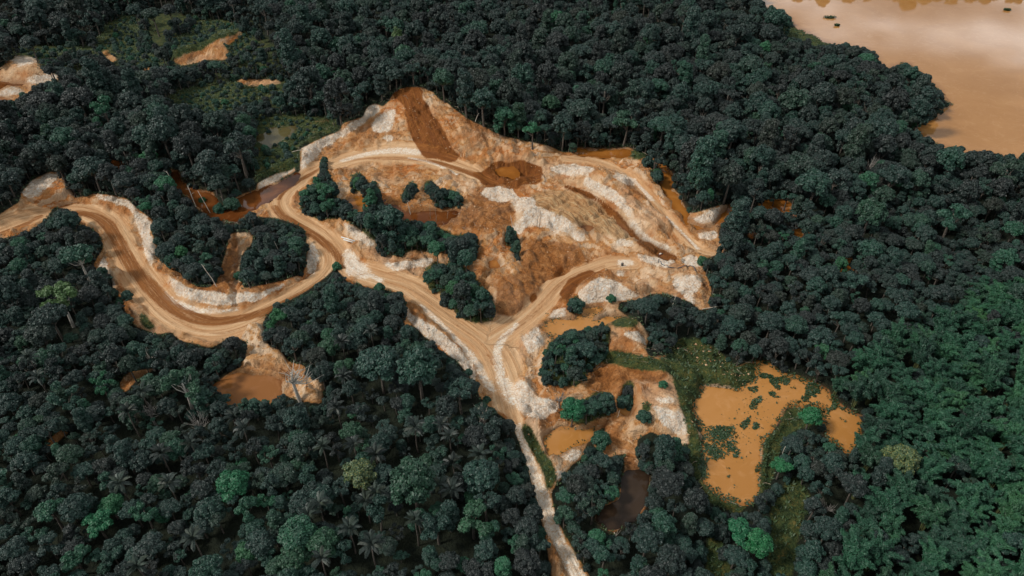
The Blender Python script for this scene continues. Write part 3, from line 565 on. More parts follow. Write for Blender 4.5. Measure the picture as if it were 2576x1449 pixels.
M_LAKE = water_mat('silty_lake_water', (0.36, 0.168, 0.048), (0.42, 0.205, 0.066), 0.05, 0.02, 0.9, 0.75)
M_OCHRE = water_mat('ochre_pond_water', (0.36, 0.158, 0.038), (0.44, 0.208, 0.066), 0.05)
M_AMBER = water_mat('amber_creek_water', (0.29, 0.105, 0.018), (0.36, 0.145, 0.030), 0.05)
M_BROWN = water_mat('brown_pond_water', (0.22, 0.088, 0.026), (0.27, 0.115, 0.040), 0.05)
M_RUST = water_mat('rust_river_water', (0.10, 0.030, 0.007), (0.19, 0.066, 0.018), 0.06)
M_BLACK = water_mat('dark_pond_water', (0.030, 0.018, 0.011), (0.052, 0.033, 0.020), 0.05)
M_OLIVE = water_mat('olive_pond_water', (0.085, 0.070, 0.026), (0.11, 0.092, 0.04), 0.05)
def water(name, P, mat, z, label, step=1.0, kind='structure'):
    m = blur(raster([P]), 5)
    w = poly_w(P, z); lo = w.min(0) - 6; hi = w.max(0) + 6
    lo = np.maximum(lo, (-900, -50)); hi = np.minimum(hi, (1500, 2600))
    nx_, ny_ = int((hi[0] - lo[0]) / step) + 2, int((hi[1] - lo[1]) / step) + 2
    X = lo[0] + np.arange(nx_) * step; Y = lo[1] + np.arange(ny_) * step
    cx, cy = np.meshgrid((X[:-1] + X[1:]) / 2, (Y[:-1] + Y[1:]) / 2); pq = project(cx, cy, z + 0 * cx)
    keep = sample(m, pq[0], pq[1]) > 0.04
    r, c = np.nonzero(keep)
    I = np.stack([r * nx_ + c, r * nx_ + c + 1, (r + 1) * nx_ + c + 1, (r + 1) * nx_ + c], -1)
    used, inv = np.unique(I, return_inverse=True); inv = inv.reshape(I.shape)
    V = np.stack([X[used % nx_], Y[used // nx_], np.full(len(used), z)], 1)
    me = fast_mesh(name, V, inv, [mat]); q = project(V[:, 0], V[:, 1], V[:, 2]); add_attr(me, 'shore', 'FLOAT', sample(blur(raster([P]), 9), q[0], q[1]), 'value')
    o = link(name, me); tag(o, label, kind=kind); return o
water('lake', W_LAKE, M_LAKE, WL, 'wide silty tan lake with cloud reflections', 6.0)
water('pond_water', W_BIG, M_OCHRE, WL, 'large forked ochre pond with floating green plants', .8)
water('pond_water', W_LEFT, M_BROWN, WL, 'brown mud pond below the haul road loop', .8)
water('pond_water', W_LANE, M_OCHRE, WL, 'ochre pond beside the narrow cream lane', .7)
water('pond_water', W_MID, M_OCHRE, WL, 'pale ochre pond between junction and pink clay pile', .7)
water('pond_water', W_PUD, M_OCHRE, WL, 'small ochre puddle on the bare hummock', .5)
water('pond_water', W_DARK, M_BLACK, WL, 'dark peaty pond between lane and big pond', .8)
water('pond_water', W_ISL, M_AMBER, WL, 'amber pool hidden among the clearing trees', .6)
water('pond_water', W_SWAMP, M_RUST, WL, 'rusty swamp water below the small trees', .7)
water('pond_water', W_PUD2, M_AMBER, WL, 'amber puddle beside the upright green bush', .4)
water('pond_water', W_PIT, M_AMBER, WL_PIT, 'amber water in the bottom of the dug pit', .5)
water('pond_water', W_TRENCH, M_BROWN, WL_TR, 'brown water along the lower drainage trench', .5)
water('pond_water', W_PUD3, M_BROWN, WL, 'flat tan puddle on the striped ground', .5)
water('river_water', W_RIVER, M_RUST, WL, 'rust-brown river arm behind the haul road', 1.0)
water('pond_water', W_RED, M_RUST, WL, 'small red-brown pool deep in the trees', .8)
water('pond_water', W_GREEN, M_OLIVE, WL, 'olive-green pond behind the white clay bank', .8)
water('creek_water', W_CREEK, M_AMBER, WL, 'orange creek curling round the clearing edge', .8)
water('creek_water', W_CREEK0, M_AMBER, WL, 'straight orange creek under the forest edge', .8)
water('creek_water', W_CREEK2, M_AMBER, WL, 'orange creek reach among dark trees', .8)
water('creek_water', W_CREEK3, M_AMBER, WL, 'short amber pool among dark trees', .8)
water('creek_water', W_CREEK4, M_AMBER, WL, 'narrow amber slot among dark trees', .8)
water('pond_water', W_LEDGE1, M_RUST, WL, 'red-brown pool below the tan cliff', .8)
water('pond_water', W_LEDGE2, M_BROWN, WL, 'brown pool in front of the tan spit', .8)

# ------------------------------------------------------------------ foliage materials
def foliage_mat(name, stops, spec=0.45, tint=True, fleck=None):
    f = N(name); pos = f.n('ShaderNodeTexCoord').outputs['Object']
    oi = f.n('ShaderNodeObjectInfo')
    off = f.n('ShaderNodeVectorMath', operation='ADD'); f.l(pos, off.inputs[0])
    rv = f.n('ShaderNodeCombineXYZ'); f.l(f.math('MULTIPLY', oi.outputs['Random'], 37.0), rv.inputs[0]); f.l(rv.outputs[0], off.inputs[1])
    n1 = f.noise(off.outputs[0], 0.55, 2, .5); n2 = f.noise(off.outputs[0], 3.6, 2, .6)
    if tint: t = f.attr('tint', 'INSTANCER').outputs['Fac']
    else: t = f.math('ADD', 0.5, 0.0)
    v = f.math('MULTIPLY_ADD', f.math('SUBTRACT', n1, .5), 0.45, t); v = f.math('MULTIPLY_ADD', f.math('SUBTRACT', n2, .5), 0.25, v)
    v = f.math('MULTIPLY_ADD', f.math('SUBTRACT', oi.outputs['Random'], .5), 0.10, v, clamp=True)
    c = f.ramp(v, stops)
    if fleck: c = f.mix(f.math('MULTIPLY', f.math('SUBTRACT', n2, .52), 6.0, clamp=True), c, fleck)
    c = f.mix(0.6, c, f.ramp(n2, [(0.28, (0.35, 0.35, 0.35)), (0.5, (1.0, 1.0, 1.0)), (0.72, (1.75, 1.75, 1.75))]), 'MULTIPLY')
    c = f.mix(f.math('MULTIPLY', f.math('SUBTRACT', oi.outputs['Random'], .72), 1.6, clamp=True), c, f.mix(1.0, c, (1.5, 1.12, .62), 'MULTIPLY'))
    f.l(c, f.b.inputs['Base Color'])
    f.set(Roughness=0.55); f.b.inputs['Specular IOR Level'].default_value = spec
    return f.m
M_LEAF = foliage_mat('rainforest_leaves', [(0.0, (0.0155, 0.022, 0.020)), (0.25, (0.0155, 0.033, 0.0275)), (0.5, (0.016, 0.048, 0.036)), (0.75, (0.017, 0.069, 0.039)), (1.0, (0.018, 0.105, 0.044))])
M_LIME = foliage_mat('lime_leaves', [(0.0, (0.025, 0.060, 0.025)), (0.5, (0.055, 0.110, 0.032)), (1.0, (0.13, 0.17, 0.040))], tint=False)
M_EMER = foliage_mat('emerald_leaves', [(0.0, (0.010, 0.050, 0.024)), (0.5, (0.011, 0.100, 0.040)), (1.0, (0.018, 0.18, 0.065))], tint=False)
M_FLECK = foliage_mat('yellow_flecked_leaves', [(0.0, (0.03, 0.055, 0.03)), (0.5, (0.05, 0.095, 0.04)), (1.0, (0.09, 0.14, 0.045))], tint=False, fleck=(0.20, 0.17, 0.045))
M_BAMB = foliage_mat('bamboo_leaves', [(0.0, (0.011, 0.026, 0.018)), (0.3, (0.014, 0.048, 0.029)), (0.6, (0.019, 0.080, 0.042)), (1.0, (0.045, 0.145, 0.058))], spec=0.4)
M_PALM = foliage_mat('palm_leaves', [(0.0, (0.015, 0.022, 0.019)), (0.5, (0.026, 0.040, 0.033)), (1.0, (0.045, 0.072, 0.050))], spec=0.5)
M_WEED = foliage_mat('water_weed', [(0.0, (0.010, 0.026, 0.010)), (0.5, (0.022, 0.052, 0.018)), (1.0, (0.05, 0.08, 0.02))], tint=False)
M_GRASS = foliage_mat('grass_blades', [(0.0, (0.020, 0.040, 0.016)), (0.5, (0.040, 0.075, 0.026)), (1.0, (0.10, 0.115, 0.040))], tint=False)
def bark_mat(name, a, b):
    k = N(name); n = k.noise(k.pos(), 2.5, 3, .6); k.l(k.ramp(n, [(0.35, a), (0.65, b)]), k.b.inputs['Base Color']); k.set(Roughness=0.85); return k.m
M_BARK = bark_mat('grey_brown_bark', (0.05, 0.04, 0.032), (0.13, 0.11, 0.09))
M_PALE = bark_mat('pale_bark', (0.34, 0.30, 0.25), (0.60, 0.56, 0.49))
M_CULM = bark_mat('bamboo_culm', (0.07, 0.09, 0.03), (0.14, 0.15, 0.05))

# ------------------------------------------------------------------ plant building blocks
def ico():
    t = (1 + 5 ** .5) / 2
    v = np.array([(-1,t,0),(1,t,0),(-1,-t,0),(1,-t,0),(0,-1,t),(0,1,t),(0,-1,-t),(0,1,-t),(t,0,-1),(t,0,1),(-t,0,-1),(-t,0,1)], float)
    f = [(0,11,5),(0,5,1),(0,1,7),(0,7,10),(0,10,11),(1,5,9),(5,11,4),(11,10,2),(10,7,6),(7,1,8),(3,9,4),(3,4,2),(3,2,6),(3,6,8),(3,8,9),(4,9,5),(2,4,11),(6,2,10),(8,6,7),(9,8,1)]
    v /= np.linalg.norm(v[0]); v = list(map(tuple, v)); cache = {}; nf = []
    def mid(a, b):
        k = (min(a, b), max(a, b))
        if k not in cache:
            m = (np.array(v[a]) + np.array(v[b])); m /= np.linalg.norm(m); v.append(tuple(m)); cache[k] = len(v) - 1
        return cache[k]
    for a, b, c in f:
        x, y, z = mid(a, b), mid(b, c), mid(c, a); nf += [(a, x, z), (b, y, x), (c, z, y), (x, y, z)]
    return np.array(v), np.array(nf)
ICO_V, ICO_F = ico()
class Bag:                                            # gathers triangles
    def __init__(s): s.V, s.F, s.n = [], [], 0
    def add(s, V, F): s.V.append(np.asarray(V, float)); s.F.append(np.asarray(F) + s.n); s.n += len(V)
    def mesh(s, name, mat, smooth=False):
        return fast_mesh(name, np.concatenate(s.V), np.concatenate(s.F), [mat] if not isinstance(mat, list) else mat, smooth=smooth)
    def leaves(s, C, Nrm, size, rng, aspect=.62, along=None):
        n = len(C)
        if n == 0: return
        a = rng.normal(size=(n, 3)) if along is None else along + rng.normal(size=(n, 3)) * .35
        T = a - Nrm * (a * Nrm).sum(1, keepdims=True); T /= np.linalg.norm(T, axis=1, keepdims=True) + 1e-9
        B = np.cross(Nrm, T); sz = np.asarray(size).reshape(-1, 1)
        P = np.stack([C - T * sz, C + B * sz * aspect - Nrm * sz * .12, C + T * sz, C - B * sz * aspect - Nrm * sz * .12], 1).reshape(-1, 3)
        k = np.arange(n)[:, None] * 4
        s.add(P, np.concatenate([k + [0, 1, 3], k + [1, 2, 3]], 1).reshape(-1, 3))
    def tube(s, pts, rad, sides=6):
        pts = np.asarray(pts, float); m = len(pts); V = []
        for i in range(m):
            d = pts[min(i + 1, m - 1)] - pts[max(i - 1, 0)]; d /= np.linalg.norm(d) + 1e-9
            ref = np.array([0, 0, 1.]) if abs(d[2]) < .9 else np.array([1., 0, 0]); a = np.cross(d, ref); a /= np.linalg.norm(a); b = np.cross(d, a)
            for k in range(sides):
                t = 2 * math.pi * k / sides; V.append(pts[i] + rad[i] * (a * math.cos(t) + b * math.sin(t)))
        F = []
        for i in range(m - 1):
            for k in range(sides):
                p, q = i * sides + k, i * sides + (k + 1) % sides; F += [(p, q, q + sides), (p, q + sides, p + sides)]
        V.append(pts[-1]); F += [((m - 1) * sides + k, (m - 1) * sides + (k + 1) % sides, len(V) - 1) for k in range(sides)]
        s.add(V, F)
def unit(v): return v / (np.linalg.norm(v, axis=-1, keepdims=True) + 1e-9)

def crown_lobes(kind, rng):
    """lobe centres and radii of a crown of radius 4 whose trunk foot is the origin"""
    L = []
    def dome(n, R0, zc, flat, rl, lo=-0.25):
        for i in range(n):
            e = lo + (1 - lo) * ((i + .5) / n) ** .85; th = i * 2.39996 + rng.normal() * .25
            rr = math.sqrt(max(0, 1 - e * e)) if e > 0 else 1.0
            k = rng.uniform(.62, .86)
            L.append((R0 * k * rr * math.cos(th), R0 * k * rr * math.sin(th), zc + R0 * k * flat * e, R0 * rng.uniform(*rl)))
        L.append((0, 0, zc, R0 * .55))
    if kind == 'dome': dome(22, 4.0, 8.0, .85, (.24, .40)); H = 11.6
    elif kind == 'cauli': dome(40, 4.0, 7.6, .95, (.17, .28)); H = 11.6
    elif kind == 'tall':
        for q, (z, r0) in enumerate(((5.0, 2.6), (7.6, 3.1), (10.4, 2.6), (12.6, 1.6))): 
            for i in range(7):
                th = i * .9 + q * 1.3 + rng.normal() * .3; L.append((r0 * .72 * math.cos(th), r0 * .72 * math.sin(th), z + rng.normal() * .6, rng.uniform(.9, 1.5)))
            L.append((0, 0, z, r0 * .75))
        H = 14
    elif kind == 'umbrella': dome(26, 4.4, 9.2, .38, (.17, .28), .02); H = 11.4
    elif kind == 'broken':
        for c in range(5):
            th = c * 1.257 + rng.normal() * .35; d = rng.uniform(1.6, 3.0) if c else 0.2; z = rng.uniform(6.5, 9.8); 
            for i in range(6):
                v = unit(rng.normal(size=3)); v[2] = abs(v[2]) * .7
                L.append((d * math.cos(th) + v[0] * 1.3, d * math.sin(th) + v[1] * 1.3, z + v[2] * 1.2, rng.uniform(.6, 1.15)))
        H = 11.5
    elif kind == 'draped':                            # smothered in climbers: skirts hang down the sides
        dome(20, 3.6, 8.6, .9, (.24, .36))
        for i in range(12):
            th = i * .52 + rng.normal() * .2; zz = rng.uniform(3.0, 7.0); L.append((3.1 * math.cos(th), 3.1 * math.sin(th), zz, rng.uniform(.7, 1.2)))
            L.append((3.0 * math.cos(th), 3.0 * math.sin(th), zz - 1.4, rng.uniform(.5, .9)))
        H = 12.2
    elif kind == 'bush': dome(18, 4.0, 1.9, 1.0, (.28, .44), -0.35); H = 5.8
    elif kind == 'sparse':
        for c in range(9):
            th = c * 2.4 + rng.normal() * .2; d = rng.uniform(1.4, 3.6); z = rng.uniform(7.0, 10.8) - d * .3
            for i in range(3): L.append((d * math.cos(th) + rng.normal() * .6, d * math.sin(th) + rng.normal() * .6, z + rng.normal() * .3, rng.uniform(.5, .95)))
        H = 11
    return np.array(L), H
def make_crown(name, kind, seed, mat, leaf=0.36, dens=9.5, core=.84):
    rng = np.random.default_rng(seed); L, H = crown_lobes(kind, rng); b = Bag()
    for i, (x, y, z, r) in enumerate(L):
        c = np.array([x, y, z]); flat = np.array([1, 1, .82])
        if core > 0:
            V = ICO_V * (1 + rng.normal(size=(len(ICO_V), 1)) * .10) * r * core * flat + c; b.add(V, ICO_F)
        n = int(dens * 4 * math.pi * r * r * .8) + 10
        d = unit(rng.normal(size=(n, 3))); d[:, 2] = np.where(d[:, 2] < -.35, -d[:, 2], d[:, 2])
        rad = r * (rng.uniform(.86, 1.13, size=(n, 1)) if core > 0 else rng.uniform(.25, 1.1, size=(n, 1)))
        C = c + d * rad * flat
        q = ((C[:, None, :] - L[None, :, :3]) ** 2).sum(2) < (L[None, :, 3] * .80) ** 2
        q[:, i] = False; ok = ~q.any(1)
        nr = unit(d * .75 + rng.normal(size=(n, 3)) * .42 + np.array([0, 0, .35]))
        b.leaves(C[ok], nr[ok], leaf * rng.uniform(.55, 1.25, size=ok.sum()), rng)
    return b.mesh(name, mat), L, H
def make_trunk(name, L, seed, mat, bare=False, r0=.30):
    rng = np.random.default_rng(seed + 99); b = Bag()
    zc = np.percentile(L[:, 2], 45); fork = zc * .62
    bend = rng.normal(size=2) * .5
    P = [np.array([0, 0, -.6]), np.array([bend[0] * .3, bend[1] * .3, fork * .5]), np.array([bend[0] * .5, bend[1] * .5, fork]), np.array([bend[0] * .3, bend[1] * .3, zc])]
    b.tube(P, [r0 * 1.3, r0, r0 * .8, r0 * .45], 7)
    pick = rng.permutation(len(L))[:7 if not bare else 16]
    for i in pick:
        e = L[i, :3]; m = (P[2] + e) / 2 + rng.normal(size=3) * .35 + np.array([0, 0, -.3])
        b.tube([P[2], m, e], [r0 * .45, r0 * .28, r0 * .08], 5)
        if bare:
            for _ in range(2):
                e2 = m + (e - m) * rng.uniform(.4, 1.0) + rng.normal(size=3) * 1.1 + np.array([0, 0, .4]); b.tube([m, (m + e2) / 2 + rng.normal(size=3) * .2, e2], [r0 * .24, r0 * .15, r0 * .05], 4)
    return b.mesh(name, mat, True)

SHAPES = [('dome', 1), ('dome', 2), ('dome', 3), ('cauli', 4), ('cauli', 5), ('tall', 6), ('umbrella', 7), ('broken', 8), ('broken', 9), ('draped', 10), ('draped', 11), ('sparse', 12), ('sparse', 13)]
WORDS = {'dome': 'domed', 'cauli': 'lumpy-crowned', 'tall': 'tall', 'umbrella': 'flat-topped', 'broken': 'ragged', 'draped': 'vine-draped', 'bush': 'bushy', 'sparse': 'thin-crowned'}
PROTO = []
for kd, sd in SHAPES:
    cm, L, H = make_crown('crown', kd, sd, M_LEAF, **(dict(leaf=.30, dens=16, core=.5) if kd == 'sparse' else {})); PROTO.append(dict(kind=kd, crown=cm, trunk=make_trunk('trunk', L, sd, M_BARK), H=H, L=L))
BUSH = []
for sd in (21, 22, 23):
    cm, L, H = make_crown('crown', 'bush', sd, M_LEAF, leaf=.40, dens=8); BUSH.append(dict(kind='bush', crown=cm, trunk=make_trunk('stem', L, sd, M_BARK), H=H, L=L))
def special(kd, sd, mat, bark=M_BARK, **kw):
    cm, L, H = make_crown('crown', kd, sd, mat, **kw); return dict(kind=kd, crown=cm, trunk=make_trunk('trunk', L, sd, bark), H=H, L=L)
SP_LIME = special('broken', 31, M_LIME, M_PALE); SP_EMER = special('dome', 32, M_EMER); SP_EMER2 = special('broken', 33, M_EMER)
SP_FLECK = special('cauli', 34, M_FLECK); SP_FEATH = special('sparse', 35, M_LEAF, M_PALE, leaf=.34, dens=22, core=.3); SP_FEATH2 = special('umbrella', 36, M_LEAF, M_PALE, core=.6)
SP_ROUND = special('cauli', 37, M_LEAF); SP_YEL = special('tall', 38, M_LIME, M_PALE, dens=6, core=.6)
def bare_proto(sd):
    rng = np.random.default_rng(sd); L, H = crown_lobes('sparse', rng); return dict(kind='bare', trunk=make_trunk('branches', L, sd, M_PALE, True, .36), H=H, L=L, crown=None)
BARE = [bare_proto(s) for s in (41, 42, 43)]
M_GREYWOOD = bark_mat('weathered_wood', (0.11, 0.10, 0.09), (0.27, 0.25, 0.22))
for _k, _q in enumerate(BARE):
    if _k: _q['trunk'].materials[0] = M_GREYWOOD
def make_bamboo(seed):
    rng = np.random.default_rng(seed); f = Bag(); c = Bag(); wind = np.array([-.45, .35, 0])
    for k in range(13):
        th = k * 2.4 + rng.normal() * .3; out = rng.uniform(.25, 1.0); top = rng.uniform(7.5, 12.5) * (1.12 - .3 * out)
        d = np.array([math.cos(th), math.sin(th), 0]) * out * 3.4 + wind * 1.2
        P = [np.array([math.cos(th) * .4, math.sin(th) * .4, -.4]), d * .30 + [0, 0, top * .50], d * .62 + [0, 0, top * .80], d * 1.0 + [0, 0, top * .97], d * 1.6 + [0, 0, top * 1.0]]
        c.tube(P, [.07, .06, .05, .035, .015], 5)
        # plume: an elongated tuft along the arching tip
        P = np.array(P); ts = np.linspace(0, 1, 9)
        path = np.array([np.array([np.interp(t, [0, .33, .66, 1], P[1:, a]) for a in range(3)]) for t in ts])
        for j in range(1, 9):
            r = (1.25 - .95 * j / 8) * (.55 + .45 * min(1, j / 2.5)) * rng.uniform(.85, 1.15); ax = unit(path[j] - path[j - 1])
            V = ICO_V * r * .70 * (1 + rng.normal(size=(len(ICO_V), 1)) * .16); f.add(V + path[j], ICO_F)
            n = 64; dd = unit(rng.normal(size=(n, 3))); C = path[j] + dd * r * rng.uniform(.72, 1.2, size=(n, 1)); nr = unit(dd * .6 + rng.normal(size=(n, 3)) * .4 + [0, 0, .5])
            f.leaves(C, nr, rng.uniform(.30, .68, size=n), rng, .24, along=np.repeat((ax * .8 + np.array([0, 0, -.35]))[None], n, 0))
    return dict(kind='bamboo', crown=f.mesh('foliage', M_BAMB), trunk=c.mesh('culms', M_CULM, True), H=12)
BAMBOO = [make_bamboo(s) for s in (51, 52, 53)]
def make_frond(seed):
    rng = np.random.default_rng(seed); b = Bag(); n = 11; pts = []
    for i in range(n + 1):
        t = i / n; pts.append((3.3 * (t - .16 * t * t), rng.normal() * .02, 1.25 * math.sin(t * 2.0) - 1.05 * t * t))
    pts = np.array(pts); b.tube(pts, np.linspace(.06, .015, n + 1), 4)
    for i in range(1, n + 1):
        ln = .72 * math.sin(math.pi * (.16 + .78 * i / (n + 1)))
        for s in (-1, 1):
            for q in (0, .5):
                p = pts[i] * (1 - q) + pts[i - 1] * q; d = unit(np.array([.55, s * 1.0, -.55 + rng.normal() * .15])); w = np.array([.11, 0, .02])
                b.add([p - w, p + w, p + d * ln * .6 + w * 1.1, p + d * ln, p + d * ln * .6 - w * .8], [(0, 1, 2), (0, 2, 4), (4, 2, 3)])
    return b.mesh('frond', M_PALM)
FROND = [make_frond(s) for s in (61, 62)]
_b = Bag(); _b.tube([(0, 0, -.5), (.15, .05, 3), (.1, .1, 6), (0, 0, 9)], [.22, .16, .14, .15], 7); PALM_TRUNK = _b.mesh('trunk', M_BARK, True)

# ------------------------------------------------------------------ where every plant stands
class Plant: pass
placed = []; GRIDC = {}; CELL = 14.0
def occupy(p):
    placed.append(p); GRIDC.setdefault((int(p.x // CELL), int(p.y // CELL)), []).append(p)
def crowded(x, y, r, f):
    cx, cy = int(x // CELL), int(y // CELL)
    for i in (-1, 0, 1):
        for j in (-1, 0, 1):
            for q in GRIDC.get((cx + i, cy + j), ()):
                if (q.x - x) ** 2 + (q.y - y) ** 2 < (f * (q.r + r)) ** 2: return True
    return False
def plant(x, y, r, proto, typ, tint, hz=None, **kw):
    p = Plant(); p.x, p.y, p.r, p.proto, p.typ, p.tint = x, y, r, proto, typ, tint
    p.s = r / 4.0; p.z = float(height_at(x, y)); p.H = proto['H'] * p.s; p.rot = random.uniform(0, 6.283); p.label = None; p.cat = 'tree'; p.name = 'rainforest_tree'; p.sz = p.s * (hz or random.uniform(.95, 1.15))
    for k, v in kw.items(): setattr(p, k, v)
    occupy(p); return p
def at_crown(px, py, r, proto, frac=.75):             # a tree whose crown centre shows at this photo point
    zc = proto['H'] * r / 4 * frac; x, y, z = on_ground(px, py, zc); return x, y

SPEC = []
def spec(px, py, r, proto, tint, label, name='rainforest_tree', cat='tree', typ='spec', frac=.75, **kw):
    x, y = at_crown(px, py, r, proto, frac); p = plant(x, y, r, proto, typ, tint, label=label, name=name, cat=cat, **kw); SPEC.append((label, px, py)); return p
spec(585,1214,3.6,SP_EMER,.5,'vivid emerald round tree, brightest crown of the lower forest')
spec(240,1309,3.3,SP_EMER2,.5,'ragged emerald tree in the darkest part of the lower forest')
spec(125,1282,3.6,PROTO[7],.78,'mid-green loose tree beside the ragged emerald tree')
spec(749,1344,3.8,PROTO[0],.8,'broad leaf-green crown above its twin near the bottom edge')
spec(739,1396,3.2,PROTO[3],.62,'pale green crown just below the broad leaf-green one')
spec(904,1184,4.0,SP_FLECK,.5,'yellow-flecked tree among palms in the lower forest')
spec(1039,1214,5.4,SP_ROUND,.55,'largest cauliflower-crowned green tree near two palms')
spec(1209,1189,4.4,PROTO[3],.5,'rounded green tree close to the narrow lane')
spec(1054,929,5.6,PROTO[4],.58,'huge grass-green dome below the pale road bank')
spec(954,914,5.2,PROTO[1],.55,'grey-green dome touching the huge grass-green dome')
spec(1189,1294,4.2,PROTO[7],.68,'bright ragged crown between large dome and lane')
spec(145,745,5.6,SP_LIME,.5,'lime-yellow tree with forked white trunk near the haul road')
spec(455,962,5.2,SP_FEATH,.62,'feathery pale tree with leaning white trunk beside mud pond','feathery_tree')
spec(371,893,3.0,SP_FEATH,.6,'slim feathery tree standing by the red soil patch','feathery_tree')
spec(198,650,4.8,SP_FEATH2,.68,'flat-topped tree with bare white trunk beside road bend','feathery_tree')
spec(32,305,4.6,SP_FEATH,.75,'thin pale-trunked tree at the far edge below tan cliff','feathery_tree')
spec(372,392,3.4,SP_EMER,.5,'small emerald tree above the rust-brown river')
spec(412,462,3.8,PROTO[0],1.0,'green crown on the bank of the rust-brown river')
spec(387,262,4.6,SP_FEATH2,.4,'umbrella tree showing pale forked limbs in far canopy','feathery_tree')
spec(1001,92,4.4,SP_YEL,.5,'tall yellow-green emergent tree behind the earth mound','emergent_tree')
spec(1340,318,4.4,PROTO[7],1.0,'bright green tree alone at the clearing edge by mound')
spec(1216,258,5.6,SP_ROUND,.50,'perfectly round blue-green tree beside the earth mound')
spec(2267,1156,4.2,SP_FLECK,.9,'round tree speckled yellow among the bamboo')
spec(2192,538,5.4,SP_ROUND,.55,'round teal crown above the amber pools')
spec(2402,538,5.6,PROTO[7],.66,'ragged teal tree under the lake shore canopy')
spec(2002,245,7.2,SP_ROUND,.40,'giant grey-green dome between creek and lake')
spec(1863,535,4.6,PROTO[5],.42,'tall dark column-shaped tree beside the sand bar')
spec(1967,1169,2.6,SP_EMER2,.5,'small emerald shrub on the spit by the big pond','shrub','shrub')
spec(2040,1049,2.6,SP_EMER,.5,'emerald crown on the wooded spit into the pond')
spec(1440,1036,3.2,SP_EMER,.4,'emerald bush at the end of the thicket above lane pond','shrub','shrub',frac=.7)
spec(1868,1335,3.4,SP_EMER2,.5,'emerald tree below the big ochre pond')
spec(1908,1366,3.0,SP_EMER,.6,'second emerald tree below the big ochre pond')
spec(365,520,2.0,SP_EMER,.5,'tiny bright shrub beside the river bank trees','shrub','shrub')
spec(508,502,1.5,BUSH[0],.9,'little leafy tree standing in the rust-brown river','shrub','shrub')
spec(551,520,2.4,BUSH[1],.75,'green bush at the river mouth','shrub','shrub'); spec(582,508,2.8,BUSH[2],.62,'larger rounded bush beside the river mouth','shrub','shrub')
# clearing shrubs and small trees that stand alone
for a in [
 (1022,492,1.9,0,.55,'dark shrub by the dead snag in the clearing'),(1037,468,1.8,1,.7,'upright green shrub behind the dark shrub'),
 (1078,470,1.7,2,.85,'bright narrow bush above the swamp'),(1107,497,2.2,0,.5,'dark bush, first of two above the swamp'),(1142,497,2.6,1,.6,'dark bush, second of two above the swamp'),
 (1288,588,1.7,2,.85,'upright green bush beside the white clay face'),(1298,620,2.0,0,.65,'lower green bush beside the white clay face'),
 (1579,974,2.4,0,.55,'round bush on the bare hummock, the larger of two'),(1625,1028,1.9,1,.6,'round bush on the bare hummock, the smaller of two'),
 (1449,766,2.5,2,.6,'narrow dark bush at the head of the ochre pond'),(1653,443,2.6,1,.5,'dark bush in the bend of the orange creek'),
 (1513,1103,2.5,0,.75,'green bush at the tip of the lane pond'),(1768,655,1.8,2,.8,'green bush where the hose ends'),
 (1538,748,1.5,0,.9,'small leafy shrub on the pink clay pile'),(1670,965,1.2,1,.95,'tiny bright shrub on the bare red slope'),
 (1178,936,1.2,2,.6,'small dark shrub on the pale bank of junction'),(1224,1003,1.1,0,.6,'small shrub on the lane side bank'),
 (318,742,1.8,1,.6,'dark shrub on the outer verge of haul road'),(250,672,1.8,2,.7,'shrub at the foot of the pale road bank'),
 (846,668,1.6,0,.95,'light green bush overhanging the haul road bend'),(955,722,1.8,1,.85,'bright bush below the junction of two roads'),
 (600,690,1.6,2,.9,'emerald bush beside the ditch in red cutting'),(1630,405,2.6,0,.5,'low dark shrub on the creek bank'),
 (815,402,1.6,1,.6,'tall thin shrub overhanging the upper haul road'),(940,460,1.3,2,.8,'small green shrub on the tan slope below upper road')]:
    spec(a[0], a[1], a[2], BUSH[a[3]], a[4], a[5], 'shrub', 'shrub', frac=.6)
PALMS = [(846,1024),(864,944),(859,859),(934,834),(1044,1074),(1111,1066),(1131,1096),(811,1124),(889,1119),(944,1142),(1206,1144),(1139,1164),(1107,1219),(1135,1231),(919,1259),(946,1239),(804,1267),(776,1294),(879,1329),(1044,1309),(934,1369),(809,1404),(72,899),(95,949),(320,1034),(357,985),(590,1049),(612,1078),(480,1114),(405,1139),(300,1214),(425,1214),(485,1354),(345,1424)]
PALM_P = dict(kind='palm', H=10.5, crown=None, trunk=PALM_TRUNK)
palms = []
for px, py in PALMS:
    r = random.uniform(2.6, 3.2); h = random.uniform(8.2, 9.8); x, y, z = on_ground(px, py, h)
    palms.append(plant(x, y, r * .95, PALM_P, 'palm', random.uniform(.1, .7), name='palm_tree', cat='palm', hh=h, fr=r / 3.1))
BARES = [(737,942,5.2,0,'big bleached bare tree standing in the mud pond edge'),(372,1026,3.4,1,'grey leafless tree in the lower forest'),(497,1056,3.0,2,'small grey bare tree behind the lower palms'),(1214,1036,2.6,0,'pale dead treetop beside the lane entrance'),
 (1673,258,3.2,1,'white forked dead tree in the far forest'),(1759,302,3.4,2,'pale branching dead tree in the far forest slope'),(1378,262,3.0,0,'curved white limb rising near the mound forest'),(2192,412,3.6,1,'grey dead crown on the slope under the lake'),(2082,1276,2.4,2,'grey dead branches below the pond spit'),(2432,894,2.2,1,'pale dead treetop among upper bamboo'),
 (2170,445,2.6,2,'second grey dead crown on the lake slope'),(1660,262,2.2,0,'thin pale snag beside white forked tree'),(1410,995,2.4,1,'leafless tangle beside the white sand heap')]
for px, py, r, k, lab in BARES: spec(px, py, r, BARE[k], 0, lab, 'bare_tree', 'bare tree', 'bare')

